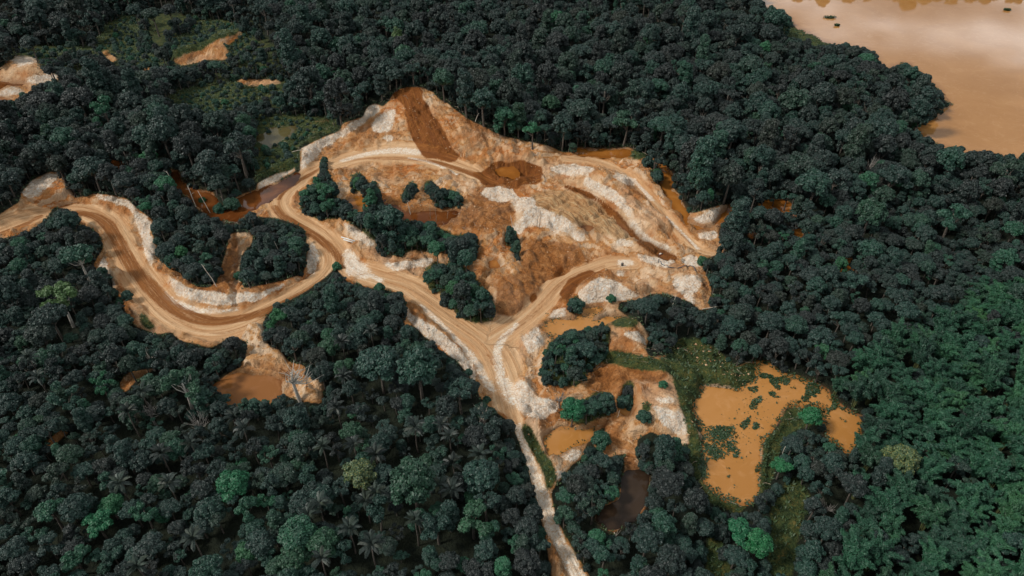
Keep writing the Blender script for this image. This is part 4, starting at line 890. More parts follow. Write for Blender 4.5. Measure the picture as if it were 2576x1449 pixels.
BAMB_ZONE = raster([[(2060,985),(2110,930),(2200,850),(2330,830),(2440,740),(2540,690),(2960,640),(2960,1560),(2060,1560),(2110,1400),(2150,1260),(2175,1180),(2185,1110),(2150,1020)]])
EXTRA_FOREST_TINT = blur(raster([[(-400,850),(300,900),(1300,950),(1500,1560),(-400,1560)], [(1850,900),(2976,600),(2976,1560),(1500,1560)]]), 200)
def fits(x, y, r, H, tol):
    z = float(height_at(x, y)); zc = z + H * .72
    an = np.arange(8) * .785; X = [x, x, x] + list(x + .85 * r * np.cos(an)); Y = [y, y, y] + list(y + .85 * r * np.sin(an)); Z = [z + .3, zc, z + H] + [zc] * 8
    px, py, d = project(np.array(X), np.array(Y), np.array(Z))
    m = sample(notree, px, py) > .5
    if m[0] or m[1]: return False, 0, 0
    return m[2:].sum() <= tol, px[1], py[1]
def visible_zone(x, y):
    px, py, d = project(x, y, 6.0); return -330 < px < 2906 and -110 < py < 1640
def candidates(n):
    out = []
    while len(out) < n:
        y = 50 + 640 * RNG.random(4096); x = (RNG.random(4096) - .5) * 2 * 640
        px, py, d = project(x, y, 6.0 + 0 * x); k = (px > -330) & (px < 2906) & (py > -105) & (py < 1640)
        out += list(zip(x[k], y[k]))
    return out[:n]
def choose(px, py, r):
    rr = random.random(); g = float(sample(EXTRA_FOREST_TINT, px, py))
    if py < 420: w = [1,1,1,1.2,1.2,1.4,.5,1.2,1.2,2,2,.8,.8]
    elif py < 850: w = [1.2,1.2,1.2,1.3,1.3,1.2,.4,1.3,1.3,1,1,1,1]
    else: w = [.8,.8,.8,1.2,1.2,1.0,.7,2.2,2.2,.6,.6,1.8,1.8]
    k = random.choices(range(len(PROTO)), w)[0]
    t = random.gauss(.27, .19) + .10 * g + .28 * float(sample(ISLM, px, py) > .5)
    if rr < .08 + .04 * g: t += random.uniform(.15, .4)
    return k, min(max(t, 0), .95)
def edge_candidates(n, msk, lo, hi):
    out = []
    for _ in range(40):
        c = np.array(candidates(20000)); px, py, _d = project(c[:, 0], c[:, 1], 1.0 + 0 * c[:, 0]); v = sample(msk, px, py); k = (v > lo) & (v < hi) & (sample(notree, px, py) < .5)
        out += [tuple(q) for q in c[k]]
        if len(out) > n: break
    return out[:n]
EDGE = blur(notree, 16); ISLM = raster(ISLANDS)
for x, y in candidates(40000):
    px, py, _q = project(x, y, 8.0)
    if sample(BAMB_ZONE, px, py) < .5 or random.random() < .12: continue
    r = random.uniform(2.7, 3.9)
    if crowded(x, y, r, .50) or not fits(x, y, r, 10.5, 2)[0]: continue
    plant(x, y, r, random.choice(BAMBOO), 'bamboo', random.uniform(.22, .62) + .25 * max(0, (float(px) - 2250) / 400), random.uniform(.7, 1.25), name='bamboo_clump', cat='bamboo')
for rmin, rmax, n, f in ((4.6, 6.2, 2600, .86), (3.2, 4.6, 12000, .62), (2.0, 3.2, 42000, .56), (1.4, 2.0, 38000, .57), (2.0, 2.9, -1, .60), (1.2, 1.9, -2, .60), (.8, 1.2, -3, .62)):
    small = rmax < 2.0
    for x, y in (candidates(n) if n > 0 else edge_candidates(16000, EDGE, .02, .97) + edge_candidates(6000, ISLM, .5, 2)):
        if n > 0 and y > 400 and rmax < 3.4: continue
        r = random.uniform(rmin, rmax)
        if r > 2.5 and y < 225 and random.random() < (.97 if r > 3.2 else .6): continue
        if random.random() < (.97 if rmax > 2.4 else .7):
            qx, qy, _q = project(x, y, 3.0)
            if sample(SCRUBZ, qx, qy) > .5: continue
        if crowded(x, y, r, f): continue
        hz = random.uniform(.85, 1.32) if r > 2.2 else random.uniform(.8, 1.1); H = 12.0 * r / 4 * hz
        ok, px, py = fits(x, y, r, H, 2 if n < 0 else 1)
        if not ok: continue
        if sample(BAMB_ZONE, px, py) > .5:
            if random.random() < .45:
                if r < 9: continue
                plant(x, y, min(max(r, 3.0), 4.2), random.choice(BAMBOO), 'bamboo', random.uniform(.22, .62) + .25 * max(0, (px - 2250) / 400), name='bamboo_clump', cat='bamboo'); continue
        if small:                                      # low growth only along edges
            plant(x, y, r, random.choice(BUSH), 'tree', min(.95, max(0, random.gauss(.38, .18))), hz * 1.3, name='rainforest_tree'); continue
        k, t = choose(px, py, r)
        plant(x, y, r, PROTO[k], 'tree', t, hz)
# scrub over the grassy gullies
SCRUB = raster(GRASS[:5])
for x, y in candidates(60000):
    px, py, _ = project(x, y, 1.0)
    if sample(SCRUB, px, py) < .5 or sample(open_m, px, py) > .3: continue
    r = random.choice((.7, .9, 1.2, 1.8))
    if crowded(x, y, r, 1.25): continue
    plant(x, y, r, random.choice(BUSH), 'tree', min(.95, max(.2, random.gauss(.62, .18))))

# ------------------------------------------------------------------ which ones show largest
ids = np.full((725, 1288), -1, int); zb = np.full((725, 1288), 1e9)
for i, p in enumerate(placed):
    px, py, d = project(p.x, p.y, p.z + p.H * .7); rp = FPX / d * p.r * .5; cx, cy = px / 2, py / 2
    p.px, p.py = float(px), float(py)
    x0, x1, y0, y1 = int(max(0, cx - rp)), int(min(1288, cx + rp + 1)), int(max(0, cy - rp)), int(min(725, cy + rp + 1))
    if x1 <= x0 or y1 <= y0: continue
    yy, xx = np.mgrid[y0:y1, x0:x1]; m = ((xx - cx) ** 2 + (yy - cy) ** 2 < rp * rp) & (zb[y0:y1, x0:x1] > d)
    zb[y0:y1, x0:x1][m] = d; ids[y0:y1, x0:x1][m] = i
cnt = np.bincount(ids[ids >= 0], minlength=len(placed))
for i, p in enumerate(placed): p.vis = int(cnt[i])
trees = sorted([p for p in placed if p.typ == 'tree'], key=lambda p: -p.vis)
N_SINGLE = 290
singles = trees[:N_SINGLE]; mass = trees[N_SINGLE:]
bamboos = sorted([p for p in placed if p.typ == 'bamboo'], key=lambda p: -p.vis)
bsingle = [p for p in bamboos if p.vis > 120]; bmass = [p for p in bamboos if p.vis <= 120]

# ------------------------------------------------------------------ labels: by look, then by the closest landmark
LAND = [('big forked ochre pond', 1850, 1130), ('brown mud pond', 630, 970), ('lane pond', 1430, 1105), ('dark peaty pond', 1570, 1250), ('haul road loop', 480, 830), ('road junction', 1230, 880), ('narrow cream lane', 1345, 1200), ('lane end', 1430, 1400), ('red cutting ditch', 595, 680),
        ('rust-brown river', 520, 490), ('sand bar', 1785, 545), ('dirt slit in the lower forest', 140, 1100), ('red soil patch', 330, 960), ('yellow-speckled round tree', 2267, 1156), ('pond spit', 2000, 1070), ('brown grass glade', 1975, 1330), ('bare hummock', 1630, 1000), ('thicket above lane pond', 1480, 1030), ('round clearing copse', 1450, 890),
        ('emerald round tree', 585, 1214), ('ragged emerald tree', 240, 1309), ('leaf-green twin crowns', 744, 1370), ('yellow-flecked tree', 904, 1184), ('largest cauliflower crown', 1039, 1214), ('huge grass-green dome', 1054, 929), ('lime-yellow tree', 145, 745), ('feathery white-trunked tree', 455, 962), ('amber pools', 2010, 560), ('earth mound', 1040, 260), ('bleached bare tree', 737, 942), ('flat-topped white-trunked tree', 198, 650), ('olive pond', 700, 340), ('junction copse', 1160, 740), ('swamp', 1080, 545), ('lake shore bay', 2320, 340), ('tan cliff', 70, 190), ('round teal crown', 2192, 538), ('ragged teal tree', 2402, 538), ('giant grey-green dome', 2002, 245), ('round blue-green tree', 1216, 258)]
def dirword(dx, dy):
    a = math.degrees(math.atan2(dy, dx)) % 360
    return ['to the right of', 'in front and right of', 'in front of', 'in front and left of', 'to the left of', 'behind and left of', 'behind', 'behind and right of'][int((a + 22.5) // 45) % 8]
ORD = ['', 'second', 'third', 'fourth', 'fifth', 'sixth', 'seventh', 'eighth', 'ninth', 'tenth', 'eleventh', 'twelfth', 'thirteenth', 'fourteenth', 'fifteenth', 'sixteenth', 'seventeenth', 'eighteenth', 'nineteenth', 'twentieth', 'twenty-first', 'twenty-second', 'twenty-third', 'twenty-fourth']
def shade(t): return 'dark grey-green' if t < .18 else 'slate green' if t < .30 else 'dull teal-green' if t < .45 else 'mid-green' if t < .65 else 'bright green'
def auto_labels(items, noun, look):
    seen = {}
    for p in items:
        best = min(LAND, key=lambda L: (p.px - L[1]) ** 2 + (p.py - L[2]) ** 2); d = math.hypot(p.px - best[1], p.py - best[2])
        key = (look(p), dirword(p.px - best[1], p.py - best[2]), best[0]); seen.setdefault(key, []).append((d, p))
    for (lk, dw, nm), L in seen.items():
        L.sort(key=lambda q: q[0])
        for k, (d, p) in enumerate(L):
            o = '' if len(L) == 1 else ('first ' if k == 0 else (ORD[k] if k < len(ORD) else 'outermost') + ' ')
            p.label = (o + lk + ' ' + noun + ' ' + dw + ' the ' + nm).strip()
auto_labels(singles, 'tree', lambda p: shade(p.tint) + ' ' + WORDS[p.proto['kind']])
auto_labels(bsingle, 'bamboo clump', lambda p: ('pale' if p.tint > .5 else 'mid-green' if p.tint > .33 else 'dark') + ' feathery')
auto_labels(palms, 'palm', lambda p: 'star-shaped ' + ('pale' if p.tint > .55 else 'dark'))

def build(p, group=None):
    e = bpy.data.objects.new(p.name, None); COL.objects.link(e); e.empty_display_size = .5
    e.location = (p.x, p.y, p.z - .1); e.rotation_euler = (0, 0, p.rot); e.scale = (p.s, p.s, p.sz)
    if p.proto.get('trunk'): link('branches' if p.proto['kind'] == 'bare' else ('culms' if p.typ == 'bamboo' else ('stem' if p.proto['kind'] == 'bush' else 'trunk')), p.proto['trunk'], e)
    if p.proto.get('crown'):
        c = link('foliage' if p.typ == 'bamboo' else 'crown', p.proto['crown'], e); c['tint'] = float(p.tint)
    tag(e, p.label, p.cat, group); return e
for p in singles: build(p, 'rainforest canopy trees')
for p in bsingle: build(p, 'bamboo clumps on the slope')
for p in placed:
    if p.typ == 'spec': build(p, 'shrubs of the clearing' if p.name == 'shrub' else None)
    elif p.typ == 'bare': build(p, 'bare dead trees')
for p in palms:
    e = bpy.data.objects.new('palm_tree', None); COL.objects.link(e); e.location = (p.x, p.y, p.z); e.rotation_euler = (0, 0, p.rot)
    t = link('trunk', PALM_TRUNK, e); t.scale = (1, 1, p.hh / 9.0)
    nf = random.randint(12, 15)
    for k in range(nf):
        q = link('frond', FROND[k % 2], e); q.location = (0, 0, p.hh - .08); q['tint'] = p.tint
        q.rotation_euler = (0, random.uniform(-.55, .45) if k % 3 else random.uniform(-.9, -.5), k * 6.283 / nf + random.uniform(-.2, .2)); q.scale = (p.fr, p.fr, p.fr)
    tag(e, p.label, 'palm', 'palms among the canopy trees')

# ------------------------------------------------------------------ the rest of the forest as one mass
def mass_object(name, label, items, protos):
    V = np.array([(p.x, p.y, p.z - .1) for p in items], np.float32); me = bpy.data.meshes.new(name); me.vertices.add(len(V)); me.vertices.foreach_set('co', V.ravel())
    def at(n, ty, arr, prop): a = me.attributes.new(n, ty, 'POINT'); a.data.foreach_set(prop, np.ascontiguousarray(arr).ravel())
    pid = {id(q): k for k, q in enumerate(protos)}
    at('tint', 'FLOAT', np.array([p.tint for p in items], np.float32), 'value'); at('pick', 'INT', np.array([pid[id(p.proto)] for p in items], np.int32), 'value')
    at('rotz', 'FLOAT_VECTOR', np.array([(0, 0, p.rot) for p in items], np.float32), 'vector'); at('scl', 'FLOAT_VECTOR', np.array([(p.s, p.s, p.sz) for p in items], np.float32), 'vector')
    me.update(); o = link(name, me)
    ng = bpy.data.node_groups.new(name, 'GeometryNodeTree'); ng.interface.new_socket('Geometry', in_out='INPUT', socket_type='NodeSocketGeometry'); ng.interface.new_socket('Geometry', in_out='OUTPUT', socket_type='NodeSocketGeometry')
    n = ng.nodes; l = ng.links; gi = n.new('NodeGroupInput'); go = n.new('NodeGroupOutput'); iop = n.new('GeometryNodeInstanceOnPoints'); join = n.new('GeometryNodeJoinGeometry')
    order = []
    for q in protos:
        j = n.new('GeometryNodeJoinGeometry')
        for key in ('trunk', 'crown'):
            if not q.get(key): continue
            src = next(ob for ob in COL.objects if ob.type == 'MESH' and ob.data is q[key]); oi = n.new('GeometryNodeObjectInfo'); oi.inputs['Object'].default_value = src; oi.transform_space = 'ORIGINAL'
            l.new(oi.outputs['Geometry'], j.inputs[0])
        g2 = n.new('GeometryNodeGeometryToInstance'); l.new(j.outputs[0], g2.inputs[0]); order.append(g2)
    for g2 in reversed(order): l.new(g2.outputs[0], join.inputs[0])
    def na(nm, ty): a = n.new('GeometryNodeInputNamedAttribute'); a.data_type = ty; a.inputs['Name'].default_value = nm; return a.outputs[0]
    l.new(gi.outputs[0], iop.inputs['Points']); l.new(join.outputs[0], iop.inputs['Instance']); iop.inputs['Pick Instance'].default_value = True
    l.new(na('pick', 'INT'), iop.inputs['Instance Index']); 
    e2r = n.new('FunctionNodeEulerToRotation'); l.new(na('rotz', 'FLOAT_VECTOR'), e2r.inputs[0]); l.new(e2r.outputs[0], iop.inputs['Rotation']); l.new(na('scl', 'FLOAT_VECTOR'), iop.inputs['Scale'])
    l.new(iop.outputs[0], go.inputs[0])
    md = o.modifiers.new('scatter', 'NODES'); md.node_group = ng
    tag(o, label, kind='stuff'); return o
used = {id(p.proto) for p in singles + [q for q in placed if q.typ == 'spec']}
protos = [q for q in PROTO + BUSH if id(q) in used]
mass = [p for p in mass if id(p.proto) in used]
mass_object('forest', 'dense dark rainforest canopy around the clearing', mass, protos)
if bmass: mass_object('bamboo_foliage', 'bamboo thicket beyond the counted clumps', bmass, BAMBOO)
print('PLANTS', len(placed), 'mass', len(mass), 'bamboo', len(bsingle), len(bmass), 'smallest single', singles[-1].vis)

# ------------------------------------------------------------------ floating plants on the big pond
def mat_plants(name, P, seed, z, mat, dens=12.0, lift=.16, leaf=.22, group=None, label=None, cat=None, ring=0):
    rng = np.random.default_rng(seed); w = poly_w(P, z); lo, hi = w.min(0) - .6, w.max(0) + .6; c0 = w.mean(0)
    msk = blur(raster([P]), 3)
    if ring: msk = blur(raster([P]), ring); msk = 4 * msk * (1 - msk) * .72
    n = int((hi - lo).prod() * dens * 2.4); x = rng.uniform(lo[0], hi[0], n); y = rng.uniform(lo[1], hi[1], n)
    px, py, _ = project(x, y, z + 0 * x); k = sample(msk, px, py) + (fbm(x, y, 1.6, 3, seed) - .5) * 1.2 > .34; x, y = x[k], y[k]
    if len(x) < 5: return None
    b = Bag(); C = np.stack([x - c0[0], y - c0[1], .03 + rng.random(len(x)) ** 2 * lift * 2], 1); nr = unit(rng.normal(size=(len(x), 3)) * .45 + [0, 0, 1.])
    b.leaves(C, nr, leaf * rng.uniform(.6, 1.7, len(x)), rng, .7)
    o = link(name, b.mesh(name, mat), None, (c0[0], c0[1], z)); tag(o, label, cat, group); return o
MATS = [([(1930,943),(1945,940),(1948,960),(1965,980),(1955,983),(1940,965)], 'curved dark plant mat in the upper arm of the big pond'), ([(1955,957),(1975,950),(1990,955),(1985,964),(1965,967)], 'short plant mat beside the curved mat in the upper arm'),
 ([(2002,1005),(2028,993),(2030,967),(2045,966),(2063,977),(2040,992),(2033,1007)], 'largest dark plant mat at the neck of the right arm'), ([(1906,940),(1925,938),(1935,948),(1915,955)], 'small plant mat against the upper pond bank'),
 ([(1900,1000),(1912,995),(1920,1005),(1905,1015),(1890,1032),(1883,1022)], 'broken plant mat in the middle of the big pond'), ([(1860,1072),(1880,1050),(1892,1042),(1887,1062),(1870,1077)], 'diagonal plant mat below the broken mat'),
 ([(1786,1083),(1810,1076),(1836,1080),(1836,1095),(1815,1110),(1795,1102)], 'broad plant mat against the bank of the lower basin'), ([(1828,1110),(1838,1112),(1838,1137),(1828,1140)], 'narrow upright plant mat in the lower basin'), ([(1842,1125),(1854,1125),(1856,1147),(1844,1152)], 'second upright plant mat in the lower basin'),
 ([(1772,1118),(1800,1123),(1813,1140),(1800,1152),(1785,1142)], 'plant mat below the broad mat by the bank'), ([(1888,1076),(1905,1063),(1912,1072),(1898,1084)], 'small plant mat near the spit in the big pond'), ([(1885,975),(1905,970),(1908,985),(1890,988)], 'thin plant mat at the pond narrows'), ([(1935,985),(1955,988),(1950,997),(1932,995)], 'speckled plant mat right of the narrows'), ([(2085,1030),(2100,1005),(2112,1012),(2098,1035)], 'plant mat against the right arm bank'), ([(1755,1160),(1772,1165),(1778,1200),(1765,1195)], 'fringe of plants along the lower basin edge')]
for k, (P, lab) in enumerate(MATS): mat_plants('floating_plants', P, 300 + k, WL, M_WEED, group='plant mats on the big pond', label=lab, cat='plant mat')
_o = mat_plants('water_weeds', [(1860,985),(1960,960),(1990,990),(1960,1030),(1900,1100),(1870,1170),(1760,1110),(1770,1080),(1850,1080)], 340, WL, M_WEED, .16, .1, .16); tag(_o, 'scattered specks of weed floating on the big pond', kind='stuff')
_o = mat_plants('shore_weeds', [(1748,1040),(1775,1072),(1840,1074),(1855,1090),(1850,1120),(1815,1152),(1780,1160),(1765,1220),(1800,1252),(1880,1272),(1820,1262),(1770,1230),(1752,1160),(1745,1080)], 345, WL, M_WEED, 3.5, .2, .24); tag(_o, 'ragged weeds along the near bank of the big pond', kind='stuff')
_o = mat_plants('shore_weeds', [(1462,790),(1495,786),(1515,782),(1522,790),(1495,806),(1470,802)], 341, WL + .1, M_WEED, 1.2, .2, .16); tag(_o, 'brown weedy bar across the pale ochre pond', kind='stuff')
_o = mat_plants('shore_weeds', W_BIG, 350, WL + .05, M_WEED, 2.6, .35, .24, ring=7); tag(_o, 'ragged weeds rooted round the margin of the big pond', kind='stuff')
_o = mat_plants('shore_weeds', W_MID, 351, WL + .05, M_WEED, .7, .3, .22, ring=9); tag(_o, 'thin weeds round the pale ochre pond', kind='stuff')
_o = mat_plants('shore_weeds', W_LANE, 352, WL + .05, M_WEED, .7, .3, .22, ring=9); tag(_o, 'thin weeds round the lane pond', kind='stuff')
# small islets far out on the lake
for px, py, r, lab in ((2105,65,2.6,'dark weedy islet out on the lake, round one'), (2087,45,4.2,'long flat weedy islet near the lake shore'), (2533,26,3.4,'lone dark islet farthest out on the lake'), (1962,28,3.0,'faint weed strip off the lake shore')):
    g = ground(px, py, WL); b = Bag(); rng = np.random.default_rng(int(px)); ax = 1.6 if r > 4 or r == 3.0 else 1.05
    r *= .62; V = ICO_V * [r * .8 * ax, r * .7, .5] * (1 + rng.normal(size=(len(ICO_V), 1)) * .12); V[:, 2] -= .1; b.add(V, ICO_F); n = 260; a = rng.uniform(0, 6.28, n); q = np.sqrt(rng.random(n)) * r
    b.leaves(np.stack([np.cos(a) * q * ax, np.sin(a) * q * .8, .25 + rng.random(n) * .9], 1), unit(rng.normal(size=(n, 3)) * .6 + [0, 0, 1]), rng.uniform(.25, .6, n), rng)
    tag(link('weed_islet', b.mesh('weed_islet', M_WEED), None, (g[0], g[1], WL)), lab, 'islet', 'weed islets on the lake')

# ------------------------------------------------------------------ grass, clods, twigs
rng = np.random.default_rng(88); b = Bag(); c = np.array(candidates(260000)); px, py, _d = project(c[:, 0], c[:, 1], height_at(c[:, 0], c[:, 1]))
gb = np.maximum(blur(grass_m, 8), .75 * np.clip(blur(notree, 10) * (1 - notree) * 3, 0, 1) * (1 - water_m)); gv = sample(gb, px, py) * (1 - sample(water_m, px, py) * .95)
k = (gv + (fbm(c[:, 0], c[:, 1], 6, 3, 12) - .5) * .9 > .5) & (px > -60) & (px < 2640) & (py > -20) & (py < 1500); c = c[k]; n = len(c)
z = height_at(c[:, 0], c[:, 1])
for rep_ in range(3):
    C = np.stack([c[:, 0] + rng.normal(size=n) * .25, c[:, 1] + rng.normal(size=n) * .25, z + .22 + rng.random(n) * .2], 1); az = rng.uniform(0, 6.28, n)
    b.leaves(C, unit(np.stack([np.cos(az), np.sin(az), .5 + rng.random(n)], 1)), rng.uniform(.25, .6, n), rng, .35, along=np.repeat(np.array([[0, 0, 1.]]), n, 0))
tag(link('grass', b.mesh('grass', M_GRASS)), 'rough grass and weeds on banks and gullies', kind='stuff')
def clod_mat(name, a, b_):
    k = N(name); n = k.noise(k.pos(), .5, 3); k.l(k.ramp(n, [(.35, a), (.65, b_)]), k.b.inputs['Base Color']); k.set(Roughness=.95); return k.m
M_CLOD = clod_mat('clods', (0.26, 0.115, 0.045), (0.52, 0.34, 0.20)); M_PALECLOD = clod_mat('pale_clods', (0.5, 0.38, 0.28), (0.7, 0.64, 0.56))
b = Bag(); b2 = Bag(); c = np.array(candidates(120000)); px, py, _d = project(c[:, 0], c[:, 1], height_at(c[:, 0], c[:, 1])); rough_soil = open_m * (1 - water_m); rd_, _u, _v, _h = seg_field(c[:, 0], c[:, 1], ROADS)
k = (sample(rough_soil, px, py) > .9) & (rd_ > 1.08) & (fbm(c[:, 0], c[:, 1], 10, 3, 5) + .12 * rng.random(len(c)) > .56); wt = sample(blur(raster(WHITE), 5), px, py)[k] > .4; c = c[k]; z = height_at(c[:, 0], c[:, 1])
OCT = np.array([(1, 0, 0), (-1, 0, 0), (0, 1, 0), (0, -1, 0), (0, 0, 1), (0, 0, -1)], float); OCF = np.array([(0, 2, 4), (2, 1, 4), (1, 3, 4), (3, 0, 4), (2, 0, 5), (1, 2, 5), (3, 1, 5), (0, 3, 5)])
for i in range(len(c)):
    s_ = .14 + .34 * rng.random() ** 3; q = OCT[:, [0, 1, 2]] * rng.uniform(.6, 1.2, (6, 1)) * s_; a = rng.uniform(0, 6.28); q = np.stack([q[:, 0] * math.cos(a) - q[:, 1] * math.sin(a), q[:, 0] * math.sin(a) + q[:, 1] * math.cos(a), q[:, 2] * .7], 1)
    (b2 if wt[i] else b).add(q + [c[i, 0], c[i, 1], z[i] + s_ * .25], OCF)
tag(link('rubble', b.mesh('rubble', M_CLOD)), 'brown clods scattered on the loose spoil', kind='stuff'); tag(link('rubble', b2.mesh('rubble', M_PALECLOD)), 'pale clay crumbs scattered on bleached banks', kind='stuff')

# broken branches and stumps strewn along the felled edges
M_STICK = bark_mat('strewn_branches', (0.12, 0.075, 0.045), (0.42, 0.34, 0.26)); b = Bag(); c = np.array(edge_candidates(1, blur(open_m, 22), .1, .9) + candidates(60000)); px, py, _d = project(c[:, 0], c[:, 1], height_at(c[:, 0], c[:, 1]))
ev = sample(blur(open_m, 22), px, py); rd_, _u, _v, _h = seg_field(c[:, 0], c[:, 1], ROADS); k = (ev > .25) & (ev < .93) & (sample(water_m, px, py) < .3) & (rd_ > 1.15) & (py > 240); c = c[k][:900]
for x, y in c:
    L = rng.uniform(.8, 3.2); a = rng.uniform(0, 6.28); z = float(height_at(x, y)); d = np.array([math.cos(a), math.sin(a), rng.uniform(-.05, .35)]) * L; r = rng.uniform(.04, .10); m = d * .5 + rng.normal(size=3) * .12
    b.tube(np.array([(0, 0, 0), m, d]) + [x, y, z + .08], [r, r * .8, r * .4], 4)
tag(link('branch_debris', b.mesh('branch_debris', M_STICK)), 'broken branches strewn along the felled forest edge', kind='stuff')

# ------------------------------------------------------------------ timber, pipes, pump
M_DEAD = bark_mat('dead_wood', (0.16, 0.10, 0.06), (0.36, 0.27, 0.19)); M_PALEWOOD = bark_mat('bleached_wood', (0.42, 0.36, 0.29), (0.6, 0.54, 0.45))
def simple(name, col, rough=.5, metal=0.0, wear=None):
    k = N(name); n = k.noise(k.pos(), 6.0, 3); k.l(k.ramp(n, [(.4, wear or tuple(v * .75 for v in col)), (.58, col)]), k.b.inputs['Base Color']); k.set(Roughness=rough, Metallic=metal); return k.m
def pole(px, py, h, lean, r, label, mat=M_DEAD, name='dead_trunk', twigs=0, up=0.0):
    x, y, z = on_ground(px, py); rng = np.random.default_rng(int(px * 7 + py)); b = Bag(); top = np.array([lean[0], lean[1], h])
    b.tube([(0, 0, -.4), top * .35 + rng.normal(size=3) * .08, top * .7 + rng.normal(size=3) * .08, top], [r * 1.25, r, r * .8, r * .45], 6)
    for t in range(twigs):
        s0 = top * rng.uniform(.5, .98); d = unit(np.array([rng.normal(), rng.normal(), .6])) * rng.uniform(.7, 1.8); b.tube([s0, s0 + d * .5 + [0, 0, .1], s0 + d], [r * .45, r * .3, r * .1], 4)
    return tag(link(name, b.mesh(name, mat, True), None, (x, y, max(z, WL))), label, 'dead trunk', 'dead trunks and snags')
pole(1356,575,8.2,(.4,0,),.13,'taller of two thin poles on the white clay face'); pole(1351,572,5.4,(.1,0),.12,'shorter of two thin poles on the white clay face'); pole(1294,565,7.0,(-1.4,0),.13,'leaning pale pole beside the white clay face', M_PALEWOOD)
pole(1034,545,5.0,(-.9,.3),.14,'white broken snag in the swamp', M_PALEWOOD, twigs=4); pole(1083,556,6.5,(.2,0),.10,'thin dark pole in the swamp'); pole(1098,562,7.2,(.1,0),.10,'thin taller pole in the swamp beside dark one'); pole(1012,540,3.4,(-.7,0),.10,'short leaning stick in the swamp', twigs=2); pole(1125,555,3.2,(.6,.2),.10,'crooked stick at the swamp edge', twigs=3)
pole(493,520,9.0,(-1.0,.6),.16,'pale forked snag rising from the rust-brown river', M_PALEWOOD, twigs=5); pole(531,541,9.5,(-2.4,.5),.13,'leaning pale trunk across the rust-brown river', M_PALEWOOD); pole(445,478,8,(-1.8,.4),.15,'pale leaning trunk on the near river bank', M_PALEWOOD, twigs=3); pole(545,720,8.5,(-2.6,.3),.13,'pale leaning trunk at the tip of the cutting wood', M_PALEWOOD, twigs=2); pole(288,392,8.0,(-2.2,0),.12,'pale trunk leaning over the small red pool', M_PALEWOOD)
pole(712,655,8.0,(-1.4,0),.12,'pale trunk in front of the ditch wood', M_PALEWOOD); pole(1690,778,5.6,(.5,0),.10,'white dead stem in the wood below hose', M_PALEWOOD, twigs=2); pole(1960,1165,6,(0,0),.08,'thin pale stem on the pond spit', M_PALEWOOD)
pole(1195,305,3.6,(1.6,.4),.16,'bleached fallen snag on the slope of earth mound', M_PALEWOOD, twigs=3); pole(1552,1050,3.0,(.5,0),.08,'thin pale stick by the small puddle', M_PALEWOOD, twigs=1)
def log(p0, p1, r, label, mat=M_PALEWOOD, twigs=0):
    a = on_ground(*p0); c = on_ground(*p1); D = np.array(c) - np.array(a); rng = np.random.default_rng(int(p0[0])); b = Bag(); zz = max(0, WL - a[2])
    b.tube([(0, 0, r), D * .5 + [0, 0, r * 1.3 + .15], D + [0, 0, r]], [r, r * .8, r * .4], 6)
    for t in range(twigs): s0 = D * rng.uniform(.4, .95) + [0, 0, r]; d = unit(np.array([rng.normal(), rng.normal(), .5])) * rng.uniform(.8, 2.0); b.tube([s0, s0 + d], [r * .4, r * .12], 4)
    tag(link('fallen_log', b.mesh('fallen_log', mat, True), None, (a[0], a[1], max(a[2], WL))), label, 'log', 'fallen logs')
log((1478,1372),(1520,1348),.16,'pale fallen log with branches beside the dark pond', twigs=4); log((1545,1340),(1550,1352),.10,'bleached fallen branch crossing the dark pond tip', twigs=5); log((1765,782),(1850,770),.14,'long pale log lying at the forest edge'); log((735,383),(760,378),.14,'pale log on the bank behind white clay'); log((1655,1352),(1690,1358),.12,'thin grey log among lower trees', twigs=2); log((1625,378),(1648,402),.10,'dark log along the creek bank', M_DEAD)
# two white pipes beside the road bend
M_PIPE = simple('white_plastic_pipe', (0.80, 0.83, 0.80), .4)
for (p0, p1), lab in ((((861.7,613),(892.8,607.2)), 'longer white pipe lying beside the haul road bend'), (((866.5,615.5),(888,610.5)), 'shorter white pipe beside the longer one')):
    a = on_ground(*p0); c = on_ground(*p1); b = Bag(); r = .20; mid = (np.array(a) + np.array(c)) / 2; d = np.array([c[0] - a[0], c[1] - a[1], 0]); z0 = max(a[2], c[2], mid[2], float(height_at(mid[0], mid[1]))) + r * .6
    e = bpy.data.objects.new('white_pipe', None); COL.objects.link(e); e.location = (a[0], a[1], z0); b.tube([(0, 0, 0), d * .5, d], [r] * 3, 12); link('pipe', b.mesh('pipe', M_PIPE, True), e)
    b = Bag(); b.tube([d * .985, d * 1.015], [r * 1.2] * 2, 12); link('socket', b.mesh('socket', M_PIPE, True), e); tag(e, lab, 'pipe', 'white pipes by the road')
# motor pump at the end of the trench, with its hose
M_RED = simple('red_engine_paint', (0.34, 0.035, 0.02), .45, wear=(0.10, 0.03, 0.02)); M_STEEL = simple('dirty_steel', (0.16, 0.14, 0.12), .5, .6); M_CREAM = simple('cream_tank', (0.75, 0.68, 0.58), .5); M_HOSE = simple('grey_hose', (0.07, 0.085, 0.10), .55); M_RUBBER = simple('black_rubber', (0.02, 0.018, 0.017), .8)
def boxm(name, x0, x1, y0, y1, z0, z1, mat, parent, bev=.06):
    import bmesh
    bm = bmesh.new(); bmesh.ops.create_cube(bm, size=1); bmesh.ops.scale(bm, vec=(x1 - x0, y1 - y0, z1 - z0), verts=bm.verts); bmesh.ops.translate(bm, vec=((x0 + x1) / 2, (y0 + y1) / 2, (z0 + z1) / 2), verts=bm.verts)
    bmesh.ops.bevel(bm, geom=bm.edges[:], offset=bev, segments=2, affect='EDGES'); me = bpy.data.meshes.new(name); bm.to_mesh(me); bm.free(); me.materials.append(mat); return link(name, me, parent)
